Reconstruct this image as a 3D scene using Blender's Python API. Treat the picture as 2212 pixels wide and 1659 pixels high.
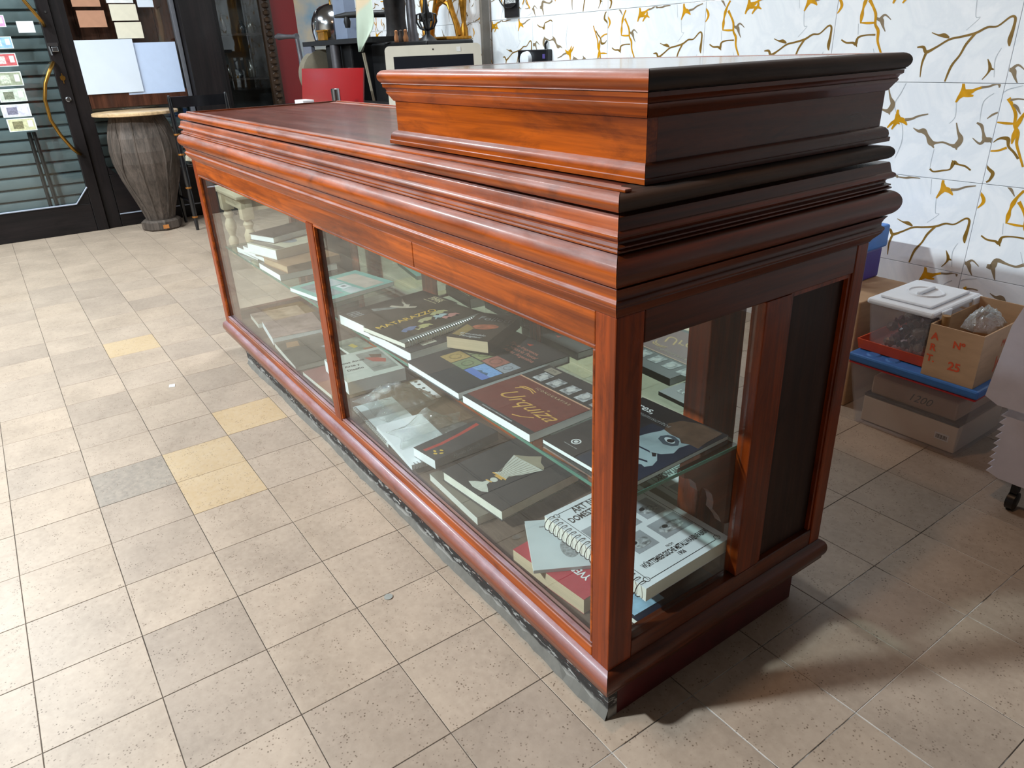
import bpy, bmesh, math, random
from mathutils import Vector, Matrix
random.seed(7)
for o in list(bpy.data.objects): bpy.data.objects.remove(o, do_unlink=True)
SC = bpy.context.scene
COL = SC.collection
R = math.radians

# ------------------------------------------------------------------ camera
cd = bpy.data.cameras.new('camera'); cam = bpy.data.objects.new('camera', cd); COL.objects.link(cam)
cd.sensor_width = 36.0; cd.lens = 1566.51 / 2212 * 36.0; cd.clip_start = 0.02
cam.location = (0.6988, -0.6552, 1.1366); cam.rotation_euler = (1.1361, 0.0376, 0.9557)
SC.camera = cam
# ------------------------------------------------------------------ world and light
w = bpy.data.worlds.new('world'); SC.world = w; w.use_nodes = True
w.node_tree.nodes['Background'].inputs[0].default_value = (0.75, 0.85, 1.0, 1)
w.node_tree.nodes['Background'].inputs[1].default_value = 0.03
SC.view_settings.view_transform = 'Standard'; SC.view_settings.look = 'None'
SC.view_settings.gamma = 1.0; SC.view_settings.use_curve_mapping = False
SC.view_settings.exposure = 1.30
SC.cycles.transparent_max_bounces = 24
SC.cycles.max_bounces = 10
COOL = (0.80, 0.93, 1.0); WARM = (1.0, 0.60, 0.33)
# ceiling lamps, the last an added fill for the white wall: (x, y, length x, width y, watts, colour)
LAMPS_AND_FILL = [(-1.55, -2.95, 0.26, 0.16, 156, COOL), (-3.10, -2.95, 1.2, 0.20, 24, COOL), (-4.45, -1.50, 1.2, 0.20, 48, COOL),
         (-0.16, -0.25, 0.12, 0.12, 5.5, WARM), (-3.10, 1.05, 0.60, 0.60, 20, COOL)]
CEIL = 3.0

# ------------------------------------------------------------------ helpers
def lin(c):
    return tuple(((v / 255) / 12.92 if v / 255 <= 0.04045 else ((v / 255 + 0.055) / 1.055) ** 2.4) for v in c)
def nn(nt, t, **kw):
    n = nt.nodes.new(t)
    for k, v in kw.items(): setattr(n, k, v)
    return n
MATS = {}
def base_mat(name):
    m = bpy.data.materials.new(name); m.use_nodes = True
    return m, m.node_tree, m.node_tree.nodes['Principled BSDF']
def ramp(nt, fac, stops):
    r = nn(nt, 'ShaderNodeValToRGB'); e = r.color_ramp.elements
    while len(e) < len(stops): e.new(0.5)
    for i, (p, c) in enumerate(stops):
        e[i].position = p; e[i].color = (*c, 1) if len(c) == 3 else c
    nt.links.new(fac, r.inputs[0]); return r.outputs[0]
def mapped(nt, scale=(1, 1, 1), coord='Object'):
    tc = nn(nt, 'ShaderNodeTexCoord'); mp = nn(nt, 'ShaderNodeMapping')
    mp.inputs['Scale'].default_value = scale
    nt.links.new(tc.outputs[coord], mp.inputs[0]); return mp.outputs[0]
def noise(nt, vec, scale, detail=4, rough=0.55, dist=0.0):
    n = nn(nt, 'ShaderNodeTexNoise'); n.inputs['Scale'].default_value = scale
    n.inputs['Detail'].default_value = detail; n.inputs['Roughness'].default_value = rough; n.inputs['Distortion'].default_value = dist
    nt.links.new(vec, n.inputs['Vector']); return n.outputs['Fac']
def mixc(nt, fac, a, b, mode='MIX'):
    n = nn(nt, 'ShaderNodeMix', data_type='RGBA', blend_type=mode)
    for s, v in ((n.inputs[0], fac), (n.inputs[6], a), (n.inputs[7], b)):
        if isinstance(v, (int, float)): s.default_value = v
        elif isinstance(v, tuple): s.default_value = (*v, 1) if len(v) == 3 else v
        else: nt.links.new(v, s)
    return n.outputs[2]
def bump(nt, p, h, strength=0.2, dist=0.01):
    b = nn(nt, 'ShaderNodeBump'); b.inputs['Strength'].default_value = strength; b.inputs['Distance'].default_value = dist
    nt.links.new(h, b.inputs['Height']); nt.links.new(b.outputs[0], p.inputs['Normal'])
def M(name, rgb=(128, 128, 128), rough=0.5, metal=0.0, var=0.10, scale=25.0, bmp=0.0, coat=0.0, stretch=(1, 1, 1), emit=0.0, rgb2=None, spec=0.5):
    """plain procedural surface: a noise varies the colour a little (or runs between two colours)"""
    if name in MATS: return MATS[name]
    m, nt, p = base_mat(name); v = mapped(nt, stretch); f = noise(nt, v, scale)
    a = lin(rgb); b = lin(rgb2) if rgb2 else tuple(min(1, x * (1 + var)) for x in a)
    if not rgb2: a = tuple(x * (1 - var) for x in a)
    nt.links.new(ramp(nt, f, [(0.3, a), (0.7, b)]), p.inputs['Base Color'])
    p.inputs['Roughness'].default_value = rough; p.inputs['Metallic'].default_value = metal
    p.inputs['Specular IOR Level'].default_value = spec
    p.inputs['Coat Weight'].default_value = coat; p.inputs['Coat Roughness'].default_value = 0.15
    if bmp: bump(nt, p, f, bmp, 0.004)
    if emit:
        p.inputs['Emission Color'].default_value = (*a, 1); p.inputs['Emission Strength'].default_value = emit
    MATS[name] = m; return m
def wood(name, axis, dark, light, worn=(58, 40, 34), rough=(0.24, 0.5), coat=0.45, wornamt=0.42, sheen=0.0, sheencol=(196, 182, 184)):
    """varnished wood, grain along one axis, worn patches, optional pale sheen painted on upward faces"""
    m, nt, p = base_mat(name)
    s = [30, 30, 30]; s[axis] = 1.6
    v = mapped(nt, tuple(s)); g = noise(nt, v, 1.0, 7, 0.62, 0.5)
    s2 = [130, 130, 130]; s2[axis] = 4.0
    g2 = noise(nt, mapped(nt, tuple(s2)), 1.0, 3, 0.6)
    s3 = [7, 7, 7]; s3[axis] = 2.2
    big = noise(nt, mapped(nt, tuple(s3)), 1.0, 5, 0.65, 0.3)
    c = ramp(nt, g, [(0.30, lin(dark)), (0.62, lin(light)), (0.8, tuple(min(1, x * 1.25) for x in lin(light)))])
    c = mixc(nt, ramp(nt, g2, [(0.42, (0.0,) * 3), (0.7, (0.5,) * 3)]), c, lin(dark))
    c = mixc(nt, ramp(nt, noise(nt, mapped(nt, tuple(q * 2.4 for q in s3)), 1.0, 6, 0.7, 0.8), [(0.52, (0, 0, 0)), (0.72, (0.62,) * 3)]), c, tuple(q * 0.42 for q in lin(dark)))
    wf = ramp(nt, big, [(0.60, (0, 0, 0)), (0.80, (wornamt,) * 3)])
    c = mixc(nt, wf, c, lin(worn))
    if sheen:  # pale gloss sheen painted into the colour of upward faces
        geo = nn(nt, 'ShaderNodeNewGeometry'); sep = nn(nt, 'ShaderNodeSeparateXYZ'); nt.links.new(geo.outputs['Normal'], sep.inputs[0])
        up = ramp(nt, sep.outputs[2], [(0.12, (0, 0, 0)), (0.75, (sheen,) * 3)])
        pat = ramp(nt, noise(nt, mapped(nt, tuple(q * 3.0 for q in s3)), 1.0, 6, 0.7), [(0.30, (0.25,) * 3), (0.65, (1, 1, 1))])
        c = mixc(nt, mixc(nt, 1.0, up, pat, 'MULTIPLY'), c, lin(sheencol))
    nt.links.new(c, p.inputs['Base Color'])
    rr = nn(nt, 'ShaderNodeMapRange'); rr.inputs['To Min'].default_value = rough[0]; rr.inputs['To Max'].default_value = rough[1]
    rr.inputs['From Min'].default_value = 0.3; rr.inputs['From Max'].default_value = 0.75
    nt.links.new(big, rr.inputs['Value']); nt.links.new(rr.outputs[0], p.inputs['Roughness'])
    p.inputs['Coat Weight'].default_value = coat; p.inputs['Coat Roughness'].default_value = 0.14; p.inputs['Specular IOR Level'].default_value = 0.22
    bump(nt, p, g, 0.12, 0.003)
    MATS[name] = m; return m
def glass(name, tint=(0.97, 0.99, 0.98), f0=0.045, haze=0.0, hazecol=(0.8, 0.8, 0.78), rough=0.015, crumple=0.0):
    m, nt, p = base_mat(name); nt.nodes.remove(p); out = nt.nodes['Material Output']
    geo = nn(nt, 'ShaderNodeNewGeometry'); dot = nn(nt, 'ShaderNodeVectorMath', operation='DOT_PRODUCT')
    nt.links.new(geo.outputs['Incoming'], dot.inputs[0]); nt.links.new(geo.outputs['Normal'], dot.inputs[1])
    def math_(op, a, b=None):
        n = nn(nt, 'ShaderNodeMath', operation=op)
        for s, v in zip(n.inputs, (a, b)):
            if v is None: continue
            if isinstance(v, (int, float)): s.default_value = v
            else: nt.links.new(v, s)
        return n.outputs[0]
    k = math_('POWER', math_('SUBTRACT', 1.0, math_('ABSOLUTE', dot.outputs['Value'])), 5.0)
    fr = math_('ADD', math_('MULTIPLY', k, 1 - f0), f0)
    tr = nn(nt, 'ShaderNodeBsdfTransparent'); tr.inputs[0].default_value = (*tint, 1)
    gl = nn(nt, 'ShaderNodeBsdfGlossy'); gl.inputs['Roughness'].default_value = rough
    if crumple:
        bn = nn(nt, 'ShaderNodeBump'); bn.inputs['Strength'].default_value = crumple; bn.inputs['Distance'].default_value = 0.01
        nt.links.new(noise(nt, mapped(nt), 55.0, 4, 0.6, 1.2), bn.inputs['Height']); nt.links.new(bn.outputs[0], gl.inputs['Normal'])
    mx = nn(nt, 'ShaderNodeMixShader'); nt.links.new(fr, mx.inputs[0]); nt.links.new(tr.outputs[0], mx.inputs[1]); nt.links.new(gl.outputs[0], mx.inputs[2])
    res = mx.outputs[0]
    if haze:
        df = nn(nt, 'ShaderNodeBsdfDiffuse'); df.inputs[0].default_value = (*hazecol, 1)
        nf = noise(nt, mapped(nt), 9.0, 5); hz = nn(nt, 'ShaderNodeMapRange')
        hz.inputs['To Min'].default_value = haze * 0.6; hz.inputs['To Max'].default_value = haze * 1.4; nt.links.new(nf, hz.inputs['Value'])
        m2 = nn(nt, 'ShaderNodeMixShader'); nt.links.new(hz.outputs[0], m2.inputs[0]); nt.links.new(res, m2.inputs[1]); nt.links.new(df.outputs[0], m2.inputs[2]); res = m2.outputs[0]
    nt.links.new(res, out.inputs['Surface']); MATS[name] = m; return m

def link(o, parent=None):
    COL.objects.link(o)
    if parent is not None: o.parent = parent
    return o
def mobj(name, verts, faces, mat, parent=None, smooth=None, loc=None, world=True):
    """one mesh object; verts in world space are shifted into the parent's space unless world=False"""
    me = bpy.data.meshes.new(name)
    if world and parent is not None:
        off = parent.matrix_basis.translation if parent.parent is None else parent.parent.matrix_basis.translation
        verts = [(v[0] - off[0], v[1] - off[1], v[2] - off[2]) for v in verts]
    me.from_pydata([tuple(v) for v in verts], [], faces)
    bm = bmesh.new(); bm.from_mesh(me); bmesh.ops.recalc_face_normals(bm, faces=bm.faces); bm.to_mesh(me); bm.free()
    for mm in (mat if isinstance(mat, (list, tuple)) else [mat]): me.materials.append(mm)
    if smooth is not None:
        for p in me.polygons: p.use_smooth = True
        me.set_sharp_from_angle(angle=R(smooth))
    o = link(bpy.data.objects.new(name, me), parent)
    if loc: o.location = loc
    return o
def thing(name, label, cat, loc=(0, 0, 0), rz=0, group=None):
    o = link(bpy.data.objects.new(name, None)); o.location = loc; o.rotation_euler = (0, 0, rz); o.empty_display_size = 0.1
    return tag(o, label, cat, group)
def tag(o, label, cat, group=None):
    o['label'] = label; o['category'] = cat
    if group: o['group'] = group
    return o
def struct(o, label=None):
    o['kind'] = 'structure'
    if label: o['label'] = label
    return o
class B:
    """collects boxes, tubes and lathes into one mesh"""
    def __init__(s): s.v = []; s.f = []
    def add(s, v, f):
        n = len(s.v); s.v += [tuple(x) for x in v]; s.f += [tuple(i + n for i in q) for q in f]; return s
    def box(s, x0, x1, y0, y1, z0, z1, bev=0.0):
        if bev <= 0:
            v = [(x, y, z) for x in (x0, x1) for y in (y0, y1) for z in (z0, z1)]
            return s.add(v, [(0, 1, 3, 2), (4, 6, 7, 5), (0, 4, 5, 1), (2, 3, 7, 6), (0, 2, 6, 4), (1, 5, 7, 3)])
        bm = bmesh.new(); bmesh.ops.create_cube(bm, size=1)
        for q in bm.verts: q.co = ((x0 + x1) / 2 + q.co.x * (x1 - x0), (y0 + y1) / 2 + q.co.y * (y1 - y0), (z0 + z1) / 2 + q.co.z * (z1 - z0))
        bmesh.ops.bevel(bm, geom=bm.edges[:], offset=min(bev, 0.45 * min(x1 - x0, y1 - y0, z1 - z0)), segments=2, profile=0.5, affect='EDGES')
        bm.verts.index_update(); s.add([q.co[:] for q in bm.verts], [tuple(q.index for q in f.verts) for f in bm.faces]); bm.free(); return s
    def prism(s, pts, axis, a, b):
        """polygon pts (two coordinates) pushed along an axis from a to b"""
        def mk(p, t):
            return {0: (t, p[0], p[1]), 1: (p[0], t, p[1]), 2: (p[0], p[1], t)}[axis]
        n = len(pts); v = [mk(p, a) for p in pts] + [mk(p, b) for p in pts]
        return s.add(v, [tuple(range(n)), tuple(range(n, 2 * n))] + [(i, (i + 1) % n, n + (i + 1) % n, n + i) for i in range(n)])
    def tube(s, pts, r, seg=8, close=False):
        pts = [Vector(p) for p in pts]; n = len(pts); rr = r if isinstance(r, (list, tuple)) else [r] * n
        v = []; up = Vector((0, 0, 1)); prev = None
        for i, p in enumerate(pts):
            d = (pts[(i + 1) % n] - pts[i - 1]) if close else (pts[min(i + 1, n - 1)] - pts[max(i - 1, 0)])
            d.normalize()
            a = prev if prev is not None else (up.cross(d) if abs(d.z) < 0.9 else Vector((1, 0, 0)).cross(d))
            a = (a - d * a.dot(d)).normalized(); prev = a; b = d.cross(a)
            for k in range(seg):
                t = 2 * math.pi * k / seg; v.append(p + (a * math.cos(t) + b * math.sin(t)) * rr[i])
        f = []
        for i in range(n if close else n - 1):
            for k in range(seg):
                j = (i + 1) % n; f.append((i * seg + k, i * seg + (k + 1) % seg, j * seg + (k + 1) % seg, j * seg + k))
        if not close: f += [tuple(range(seg))[::-1], tuple(range((n - 1) * seg, n * seg))]
        return s.add(v, f)
    def lathe(s, c, prof, seg=20, axis=2, cap=True):
        """prof: (radius, height) list turned about an axis through c"""
        v = []; f = []; n = len(prof)
        for r, h in prof:
            for k in range(seg):
                t = 2 * math.pi * k / seg; q = (r * math.cos(t), r * math.sin(t), h)
                q = {2: q, 0: (q[2], q[0], q[1]), 1: (q[1], q[2], q[0])}[axis]
                v.append((c[0] + q[0], c[1] + q[1], c[2] + q[2]))
        for i in range(n - 1):
            for k in range(seg): f.append((i * seg + k, i * seg + (k + 1) % seg, (i + 1) * seg + (k + 1) % seg, (i + 1) * seg + k))
        if cap: f += [tuple(range(seg))[::-1], tuple(range((n - 1) * seg, n * seg))]
        return s.add(v, f)
    def obj(s, name, mat, parent=None, smooth=None, world=True, loc=None):
        return mobj(name, s.v, s.f, mat, parent, smooth, loc, world)
def text_mesh(txt, size, shear=0.0, bold=0.0):
    c = bpy.data.curves.new('lettering', 'FONT'); c.body = txt; c.size = size; c.shear = shear; c.offset = bold
    c.align_x = 'CENTER'; c.align_y = 'CENTER'; c.resolution_u = 3
    o = bpy.data.objects.new('lettering', c); me = bpy.data.meshes.new_from_object(o)
    bpy.data.objects.remove(o); return me
def put_text(name, txt, size, mat, parent, loc, rot=(0, 0, 0), shear=0.0, bold=0.0, sx=1.0):
    me = text_mesh(txt, size, shear, bold); me.materials.clear(); me.materials.append(mat)
    o = link(bpy.data.objects.new(name, me), parent); o.location = loc; o.rotation_euler = rot; o.scale = (sx, 1, 1); return o

# ------------------------------------------------------------------ materials
WX = wood('varnished wood along the counter', 0, (84, 29, 3), (176, 80, 6), coat=0.16, sheen=0.46)
WY = wood('varnished wood across the counter', 1, (62, 25, 8), (108, 46, 16), coat=0.2)
WZ = wood('varnished wood upright', 2, (84, 29, 4), (150, 60, 8), wornamt=0.15, coat=0.12)
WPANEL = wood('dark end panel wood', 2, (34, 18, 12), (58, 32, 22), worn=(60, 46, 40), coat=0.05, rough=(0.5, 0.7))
WTOP = wood('worn counter top wood', 0, (74, 34, 25), (104, 52, 39), worn=(122, 100, 94), rough=(0.3, 0.5), coat=0.2, wornamt=0.5)
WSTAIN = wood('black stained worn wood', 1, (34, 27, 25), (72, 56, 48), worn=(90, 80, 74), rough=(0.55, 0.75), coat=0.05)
WBASE = wood('scuffed base moulding wood', 0, (84, 36, 20), (134, 64, 34), worn=(128, 104, 112), rough=(0.22, 0.5), coat=0.4, wornamt=0.5, sheen=0.55, sheencol=(186, 172, 184))
WIN = wood('dusty case floor wood', 0, (78, 62, 52), (104, 84, 70), worn=(120, 104, 92), rough=(0.55, 0.75), coat=0.0)
WDOOR = wood('dark stained door wood', 2, (12, 9, 10), (28, 21, 21), worn=(36, 29, 29), rough=(0.4, 0.6), coat=0.1)
WDARKX = wood('dark stained rail wood', 1, (12, 9, 10), (28, 21, 21), worn=(36, 29, 29), rough=(0.4, 0.6), coat=0.1)
WBROWN = wood('brown backing wood', 2, (48, 26, 18), (82, 48, 34), worn=(70, 54, 46), coat=0.1)
WGREY = wood('weathered drum wood', 2, (60, 53, 48), (98, 86, 78), worn=(80, 76, 74), rough=(0.5, 0.7), coat=0.0)
WPALE = wood('pale table top wood', 0, (178, 146, 108), (212, 180, 140), worn=(190, 170, 150), coat=0.2)
GLASS = glass('display glass', f0=0.036, haze=0.012, hazecol=(0.62, 0.58, 0.5))
GSHELF = glass('green edged shelf glass', tint=(0.88, 0.965, 0.93))
GDOOR = glass('shop door glass')
PLASTIC = glass('crumpled clear plastic', f0=0.13, haze=0.05, hazecol=(0.75, 0.77, 0.78), rough=0.10, crumple=1.0)
BINCLR = glass('milky clear bin plastic', tint=(0.985, 0.985, 0.99), f0=0.05, haze=0.09, hazecol=(0.75, 0.74, 0.80), rough=0.2)
MIRROR = M('dusty mirror', (205, 212, 205), 0.03, 1.0, 0.03, 8)
GLEDGE = M('green glass edge', (60, 120, 104), 0.1, 0, 0.1, 30)
PAGE = M('page edges', (226, 224, 212), 0.8, 0, 0.05, 6, stretch=(1, 1, 120))
PAGEW = M('white page edges', (240, 243, 243), 0.8, 0, 0.03, 6, stretch=(1, 1, 120))
PAGEO = M('yellowed page edges', (206, 184, 150), 0.8, 0, 0.08, 6, stretch=(1, 1, 120))
BLACKC = M('black cover', (38, 38, 42), 0.35, coat=0.2)
CHAR = M('charcoal cover', (52, 50, 52), 0.45)
NAVY = M('navy cover', (30, 38, 52), 0.35)
REDC = M('crimson cover', (168, 42, 58), 0.4)
MAROON = M('maroon print', (112, 50, 44), 0.4, scale=60)
GOLDP = M('gold print', (214, 164, 78), 0.4)
GOLDY = M('yellow gold print', (220, 176, 60), 0.4)
CREAM = M('cream print', (206, 190, 150), 0.5)
WHITE = M('white print', (225, 226, 224), 0.5)
GREYP = M('grey print', (140, 142, 142), 0.5, var=0.5, scale=140)
PHOTO = M('photo print', (60, 60, 62), 0.45, rgb2=(225, 226, 226), scale=85)
INK = M('black ink', (30, 30, 34), 0.5)
SALMON = M('salmon print', (176, 112, 96), 0.5)
TEAL = M('teal cover', (128, 178, 166), 0.45)
BROWNC = M('brown cover', (96, 62, 44), 0.5)
TANC = M('tan cover', (150, 116, 84), 0.5)
GREYC = M('pale grey cover', (190, 196, 196), 0.5, var=0.06, scale=12)
WHITEC = M('white cover', (224, 226, 228), 0.45, var=0.04, scale=10)
IRON = M('black iron', (24, 24, 26), 0.45, 0.3, 0.3, 30, 0.1)
STEEL = M('steel', (150, 152, 156), 0.25, 1.0, 0.08, 20)
DULLST = M('dull grey steel', (96, 94, 98), 0.45, 0.7, 0.2, 20)
CHROME = M('polished steel', (200, 202, 206), 0.13, 1.0, 0.05, 6)
BRASS = M('brass', (150, 112, 52), 0.35, 1.0, 0.2, 14)
GILT = M('gilded wood', (176, 122, 40), 0.35, 0.75, 0.3, 40, 0.2)
CARD = M('cardboard', (176, 142, 108), 0.8, 0, 0.08, 14, stretch=(1, 1, 4))
ORANGE = M('orange ink', (206, 78, 40), 0.6)
BLUEL = M('blue lid plastic', (58, 108, 172), 0.4)
BLUEB = M('bright blue plastic', (40, 120, 210), 0.4)
ORTRAY = M('orange tray plastic', (196, 70, 30), 0.4)
WHITEPL = M('white plastic', (228, 232, 238), 0.4, var=0.02)
GREYPL = M('lilac grey plastic', (216, 216, 234), 0.5, var=0.04)
BLACKPL = M('black plastic', (22, 22, 26), 0.35)
SCREEN = M('dark screen', (28, 32, 40), 0.12, var=0.05)
BEZEL = M('off white bezel', (214, 210, 196), 0.4, var=0.03)

# ------------------------------------------------------------------ floor
def floor_tile_mat(name, a, b, tint=0.16):
    m, nt, p = base_mat(name); v = mapped(nt)
    oi = nn(nt, 'ShaderNodeObjectInfo'); add = nn(nt, 'ShaderNodeVectorMath', operation='ADD')
    cmb = nn(nt, 'ShaderNodeCombineXYZ'); mul = nn(nt, 'ShaderNodeMath', operation='MULTIPLY'); mul.inputs[1].default_value = 37.0
    nt.links.new(oi.outputs['Random'], mul.inputs[0]); nt.links.new(mul.outputs[0], cmb.inputs[0]); nt.links.new(mul.outputs[0], cmb.inputs[1])
    nt.links.new(v, add.inputs[0]); nt.links.new(cmb.outputs[0], add.inputs[1]); v = add.outputs[0]
    big = noise(nt, v, 5.0, 4, 0.6); mid = noise(nt, v, 60.0, 3, 0.6)
    c = ramp(nt, big, [(0.3, lin(a)), (0.7, lin(b))])
    c = mixc(nt, ramp(nt, mid, [(0.35, (0, 0, 0)), (0.75, (0.35,) * 3)]), c, lin((186, 168, 150)))
    sp = nn(nt, 'ShaderNodeTexVoronoi'); sp.inputs['Scale'].default_value = 150.0; sp.inputs['Randomness'].default_value = 1.0
    nt.links.new(v, sp.inputs['Vector'])
    sel = noise(nt, v, 26.0, 3, 0.7)
    s1 = ramp(nt, sp.outputs['Distance'], [(0.16, (1, 1, 1)), (0.30, (0, 0, 0))])
    s2 = ramp(nt, sel, [(0.46, (0, 0, 0)), (0.60, (0.85,) * 3)])
    s = mixc(nt, 1.0, s1, s2, 'MULTIPLY')
    c = mixc(nt, s, c, lin((84, 64, 48)))
    hue = ramp(nt, oi.outputs['Random'], [(0.0, (1 - tint, 1 - tint, 1 - tint * 0.95)), (0.45, (1, 1, 1)), (1.0, (1, 0.985, 0.96))])
    c = mixc(nt, 1.0, c, hue, 'MULTIPLY')
    nt.links.new(c, p.inputs['Base Color']); p.inputs['Roughness'].default_value = 0.42
    p.inputs['Specular IOR Level'].default_value = 0.45
    bump(nt, p, s, -0.12, 0.002); MATS[name] = m; return m
TILE = floor_tile_mat('speckled beige floor tile', (146, 129, 114), (170, 151, 134))
TILEY = floor_tile_mat('yellowish floor tile', (172, 146, 112), (180, 156, 124), 0.03)
TILEG = floor_tile_mat('greyish floor tile', (128, 117, 107), (138, 127, 116), 0.03)
gm, nt, p = base_mat('tile grout'); gv = mapped(nt)
gx = nn(nt, 'ShaderNodeSeparateXYZ'); nt.links.new(gv, gx.inputs[0])
gd = ramp(nt, noise(nt, gv, 2.2, 5, 0.7), [(0.36, lin((40, 33, 28))), (0.50, lin((66, 56, 48))), (0.62, lin((88, 77, 67))), (0.74, lin((150, 146, 140)))])
gmask = mixc(nt, 1.0, ramp(nt, gx.outputs[0], [(0.0, (0, 0, 0)), (0.08, (1, 1, 1))]), ramp(nt, noise(nt, gv, 5.5, 4, 0.6), [(0.44, (0, 0, 0)), (0.54, (1, 1, 1))]), 'MULTIPLY')
nt.links.new(mixc(nt, gmask, gd, lin((196, 194, 190))), p.inputs['Base Color']); p.inputs['Roughness'].default_value = 0.9
FX0, FX1, FY0, FY1 = -5.75, 4.4, -5.0, 2.15
floor = struct(B().box(FX0, FX1, FY0, FY1, -0.12, -0.0011).obj('floor', gm), 'square speckled beige tiles laid in straight rows')
T = 0.2070; GX = 0.0505; GY = -0.0335; g = 0.0008
def tile_geo(x0, x1, y0, y1, r=0.0006):
    v = [(x0, y0, -.012), (x1, y0, -.012), (x1, y1, -.012), (x0, y1, -.012), (x0, y0, -r), (x1, y0, -r), (x1, y1, -r), (x0, y1, -r),
         (x0 + r, y0 + r, 0), (x1 - r, y0 + r, 0), (x1 - r, y1 - r, 0), (x0 + r, y1 - r, 0)]
    f = [(0, 3, 2, 1)] + [(i, (i + 1) % 4, 4 + (i + 1) % 4, 4 + i) for i in range(4)] + [(4 + i, 4 + (i + 1) % 4, 8 + (i + 1) % 4, 8 + i) for i in range(4)] + [(8, 9, 10, 11)]
    return v, f
def tile_mesh(name, mat):
    v, f = tile_geo(-T / 2 + g, T / 2 - g, -T / 2 + g, T / 2 - g)
    me = bpy.data.meshes.new(name); me.from_pydata(v, [], f); me.materials.append(mat); return me
TM, TMY, TMG = tile_mesh('floor_tile', TILE), tile_mesh('floor_tile_yellow', TILEY), tile_mesh('floor_tile_grey', TILEG)
cells = []
for i in range(-29, 22):
    for j in range(-25, 11):
        x, y = GX + (i + 0.5) * T, GY + (j + 0.5) * T
        if not (FX0 + T / 2 < x < FX1 - T / 2 and FY0 + T / 2 < y < FY1 - 0.15 - T * 0.2): continue
        d = Vector((x - 0.70, y + 0.66, 0)); fw = Vector((-0.817, 0.577, 0)); lt = Vector((-0.577, -0.817, 0))
        depth = d.dot(fw) ; side = d.dot(lt)
        seen = depth > 0.25 and -0.85 * (depth + 0.45) < side < 0.85 * (depth + 0.45)
        hid = -2.3 < x < -0.05 and 0.04 < y < 0.55
        cells.append((0 if (seen and not hid) else 1, d.length, x, y, i, j))
cells.sort()
rest = B()
for n, (s, d, x, y, i, j) in enumerate(cells):
    if n < 300 and s == 0:
        key = (math.floor((x - GX) / T), math.floor((y - GY) / T))
        me = TM
        if key in ((-8, -2), (-7, -2)): me = TMY
        elif key == (-8, -3): me = TMG
        elif key in ((-14, -2), (-9, -1)): me = TMY
        o = link(bpy.data.objects.new('tile', me), floor); o.location = (x, y, random.uniform(-0.0004, 0.0))
        o.rotation_euler = (0, 0, R(random.uniform(-0.12, 0.12)))
    else:
        rest.add(*tile_geo(x - T / 2 + g, x + T / 2 - g, y - T / 2 + g, y + T / 2 - g))
ro = rest.obj('tile', TILE, floor); ro['kind'] = 'stuff'

# ------------------------------------------------------------------ room shell
PLASTER = M('off white plaster', (214, 212, 206), 0.8, 0, 0.03, 6)
struct(B().box(FX0 - 0.4, FX1 + 0.15, FY0 - 0.15, FY1, CEIL + 0.06, CEIL + 0.2).obj('ceiling', M('grey beige ceiling', (112, 106, 100), 0.9)))
struct(B().box(FX0 - 0.4, FX1 + 0.15, FY0 - 0.15, FY0, -0.12, CEIL + 0.06).obj('wall_left', M('grey beige wall', (132, 124, 114), 0.8)))
struct(B().box(FX1, FX1 + 0.15, FY0, FY1, -0.12, CEIL + 0.06).obj('wall_front', M('dim brown wall', (60, 50, 44), 0.8)))
# white wall with printed tiles
wallr = struct(B().box(FX0 - 0.4, FX1 + 0.15, 2.008, 2.15, -0.12, CEIL + 0.06).obj('wall_right', M('white tile joint', (170, 174, 178), 0.7)), 'white glossy tiles printed with gold and grey veins')
wm, nt, p = base_mat('white glazed tile'); wv = mapped(nt)
vn = noise(nt, wv, 3.0, 7, 0.62, 1.6)
cc = ramp(nt, vn, [(0.40, lin((246, 249, 252))), (0.5, lin((238, 242, 247))), (0.60, lin((248, 250, 253)))])
nt.links.new(cc, p.inputs['Base Color']); p.inputs['Roughness'].default_value = 0.14; WTILE = wm
GOLDV = M('gold tile print', (206, 148, 20), 0.25, var=0.2, scale=30)
CRACKV = M('fine grey crack print', (190, 196, 202), 0.2, var=0.1)
GREYV = M('taupe tile print', (140, 122, 96), 0.3, var=0.15, scale=30)
DARKV = M('umber tile print', (132, 100, 36), 0.3, var=0.2, scale=30)
TW, TH = 0.612, 0.305
def wall_tile_mesh():
    v, f = tile_geo(-TW / 2 + .0008, TW / 2 - .0008, -TH / 2 + .0008, TH / 2 - .0008, 0.001)
    me = bpy.data.meshes.new('wall_tile'); me.from_pydata([(a, c * 0.6, b) if False else (a, -c * 0.6, b) for a, b, c in v], [], f)
    bm = bmesh.new(); bm.from_mesh(me); bmesh.ops.recalc_face_normals(bm, faces=bm.faces); bm.to_mesh(me); bm.free()
    me.materials.append(WTILE); return me
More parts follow.
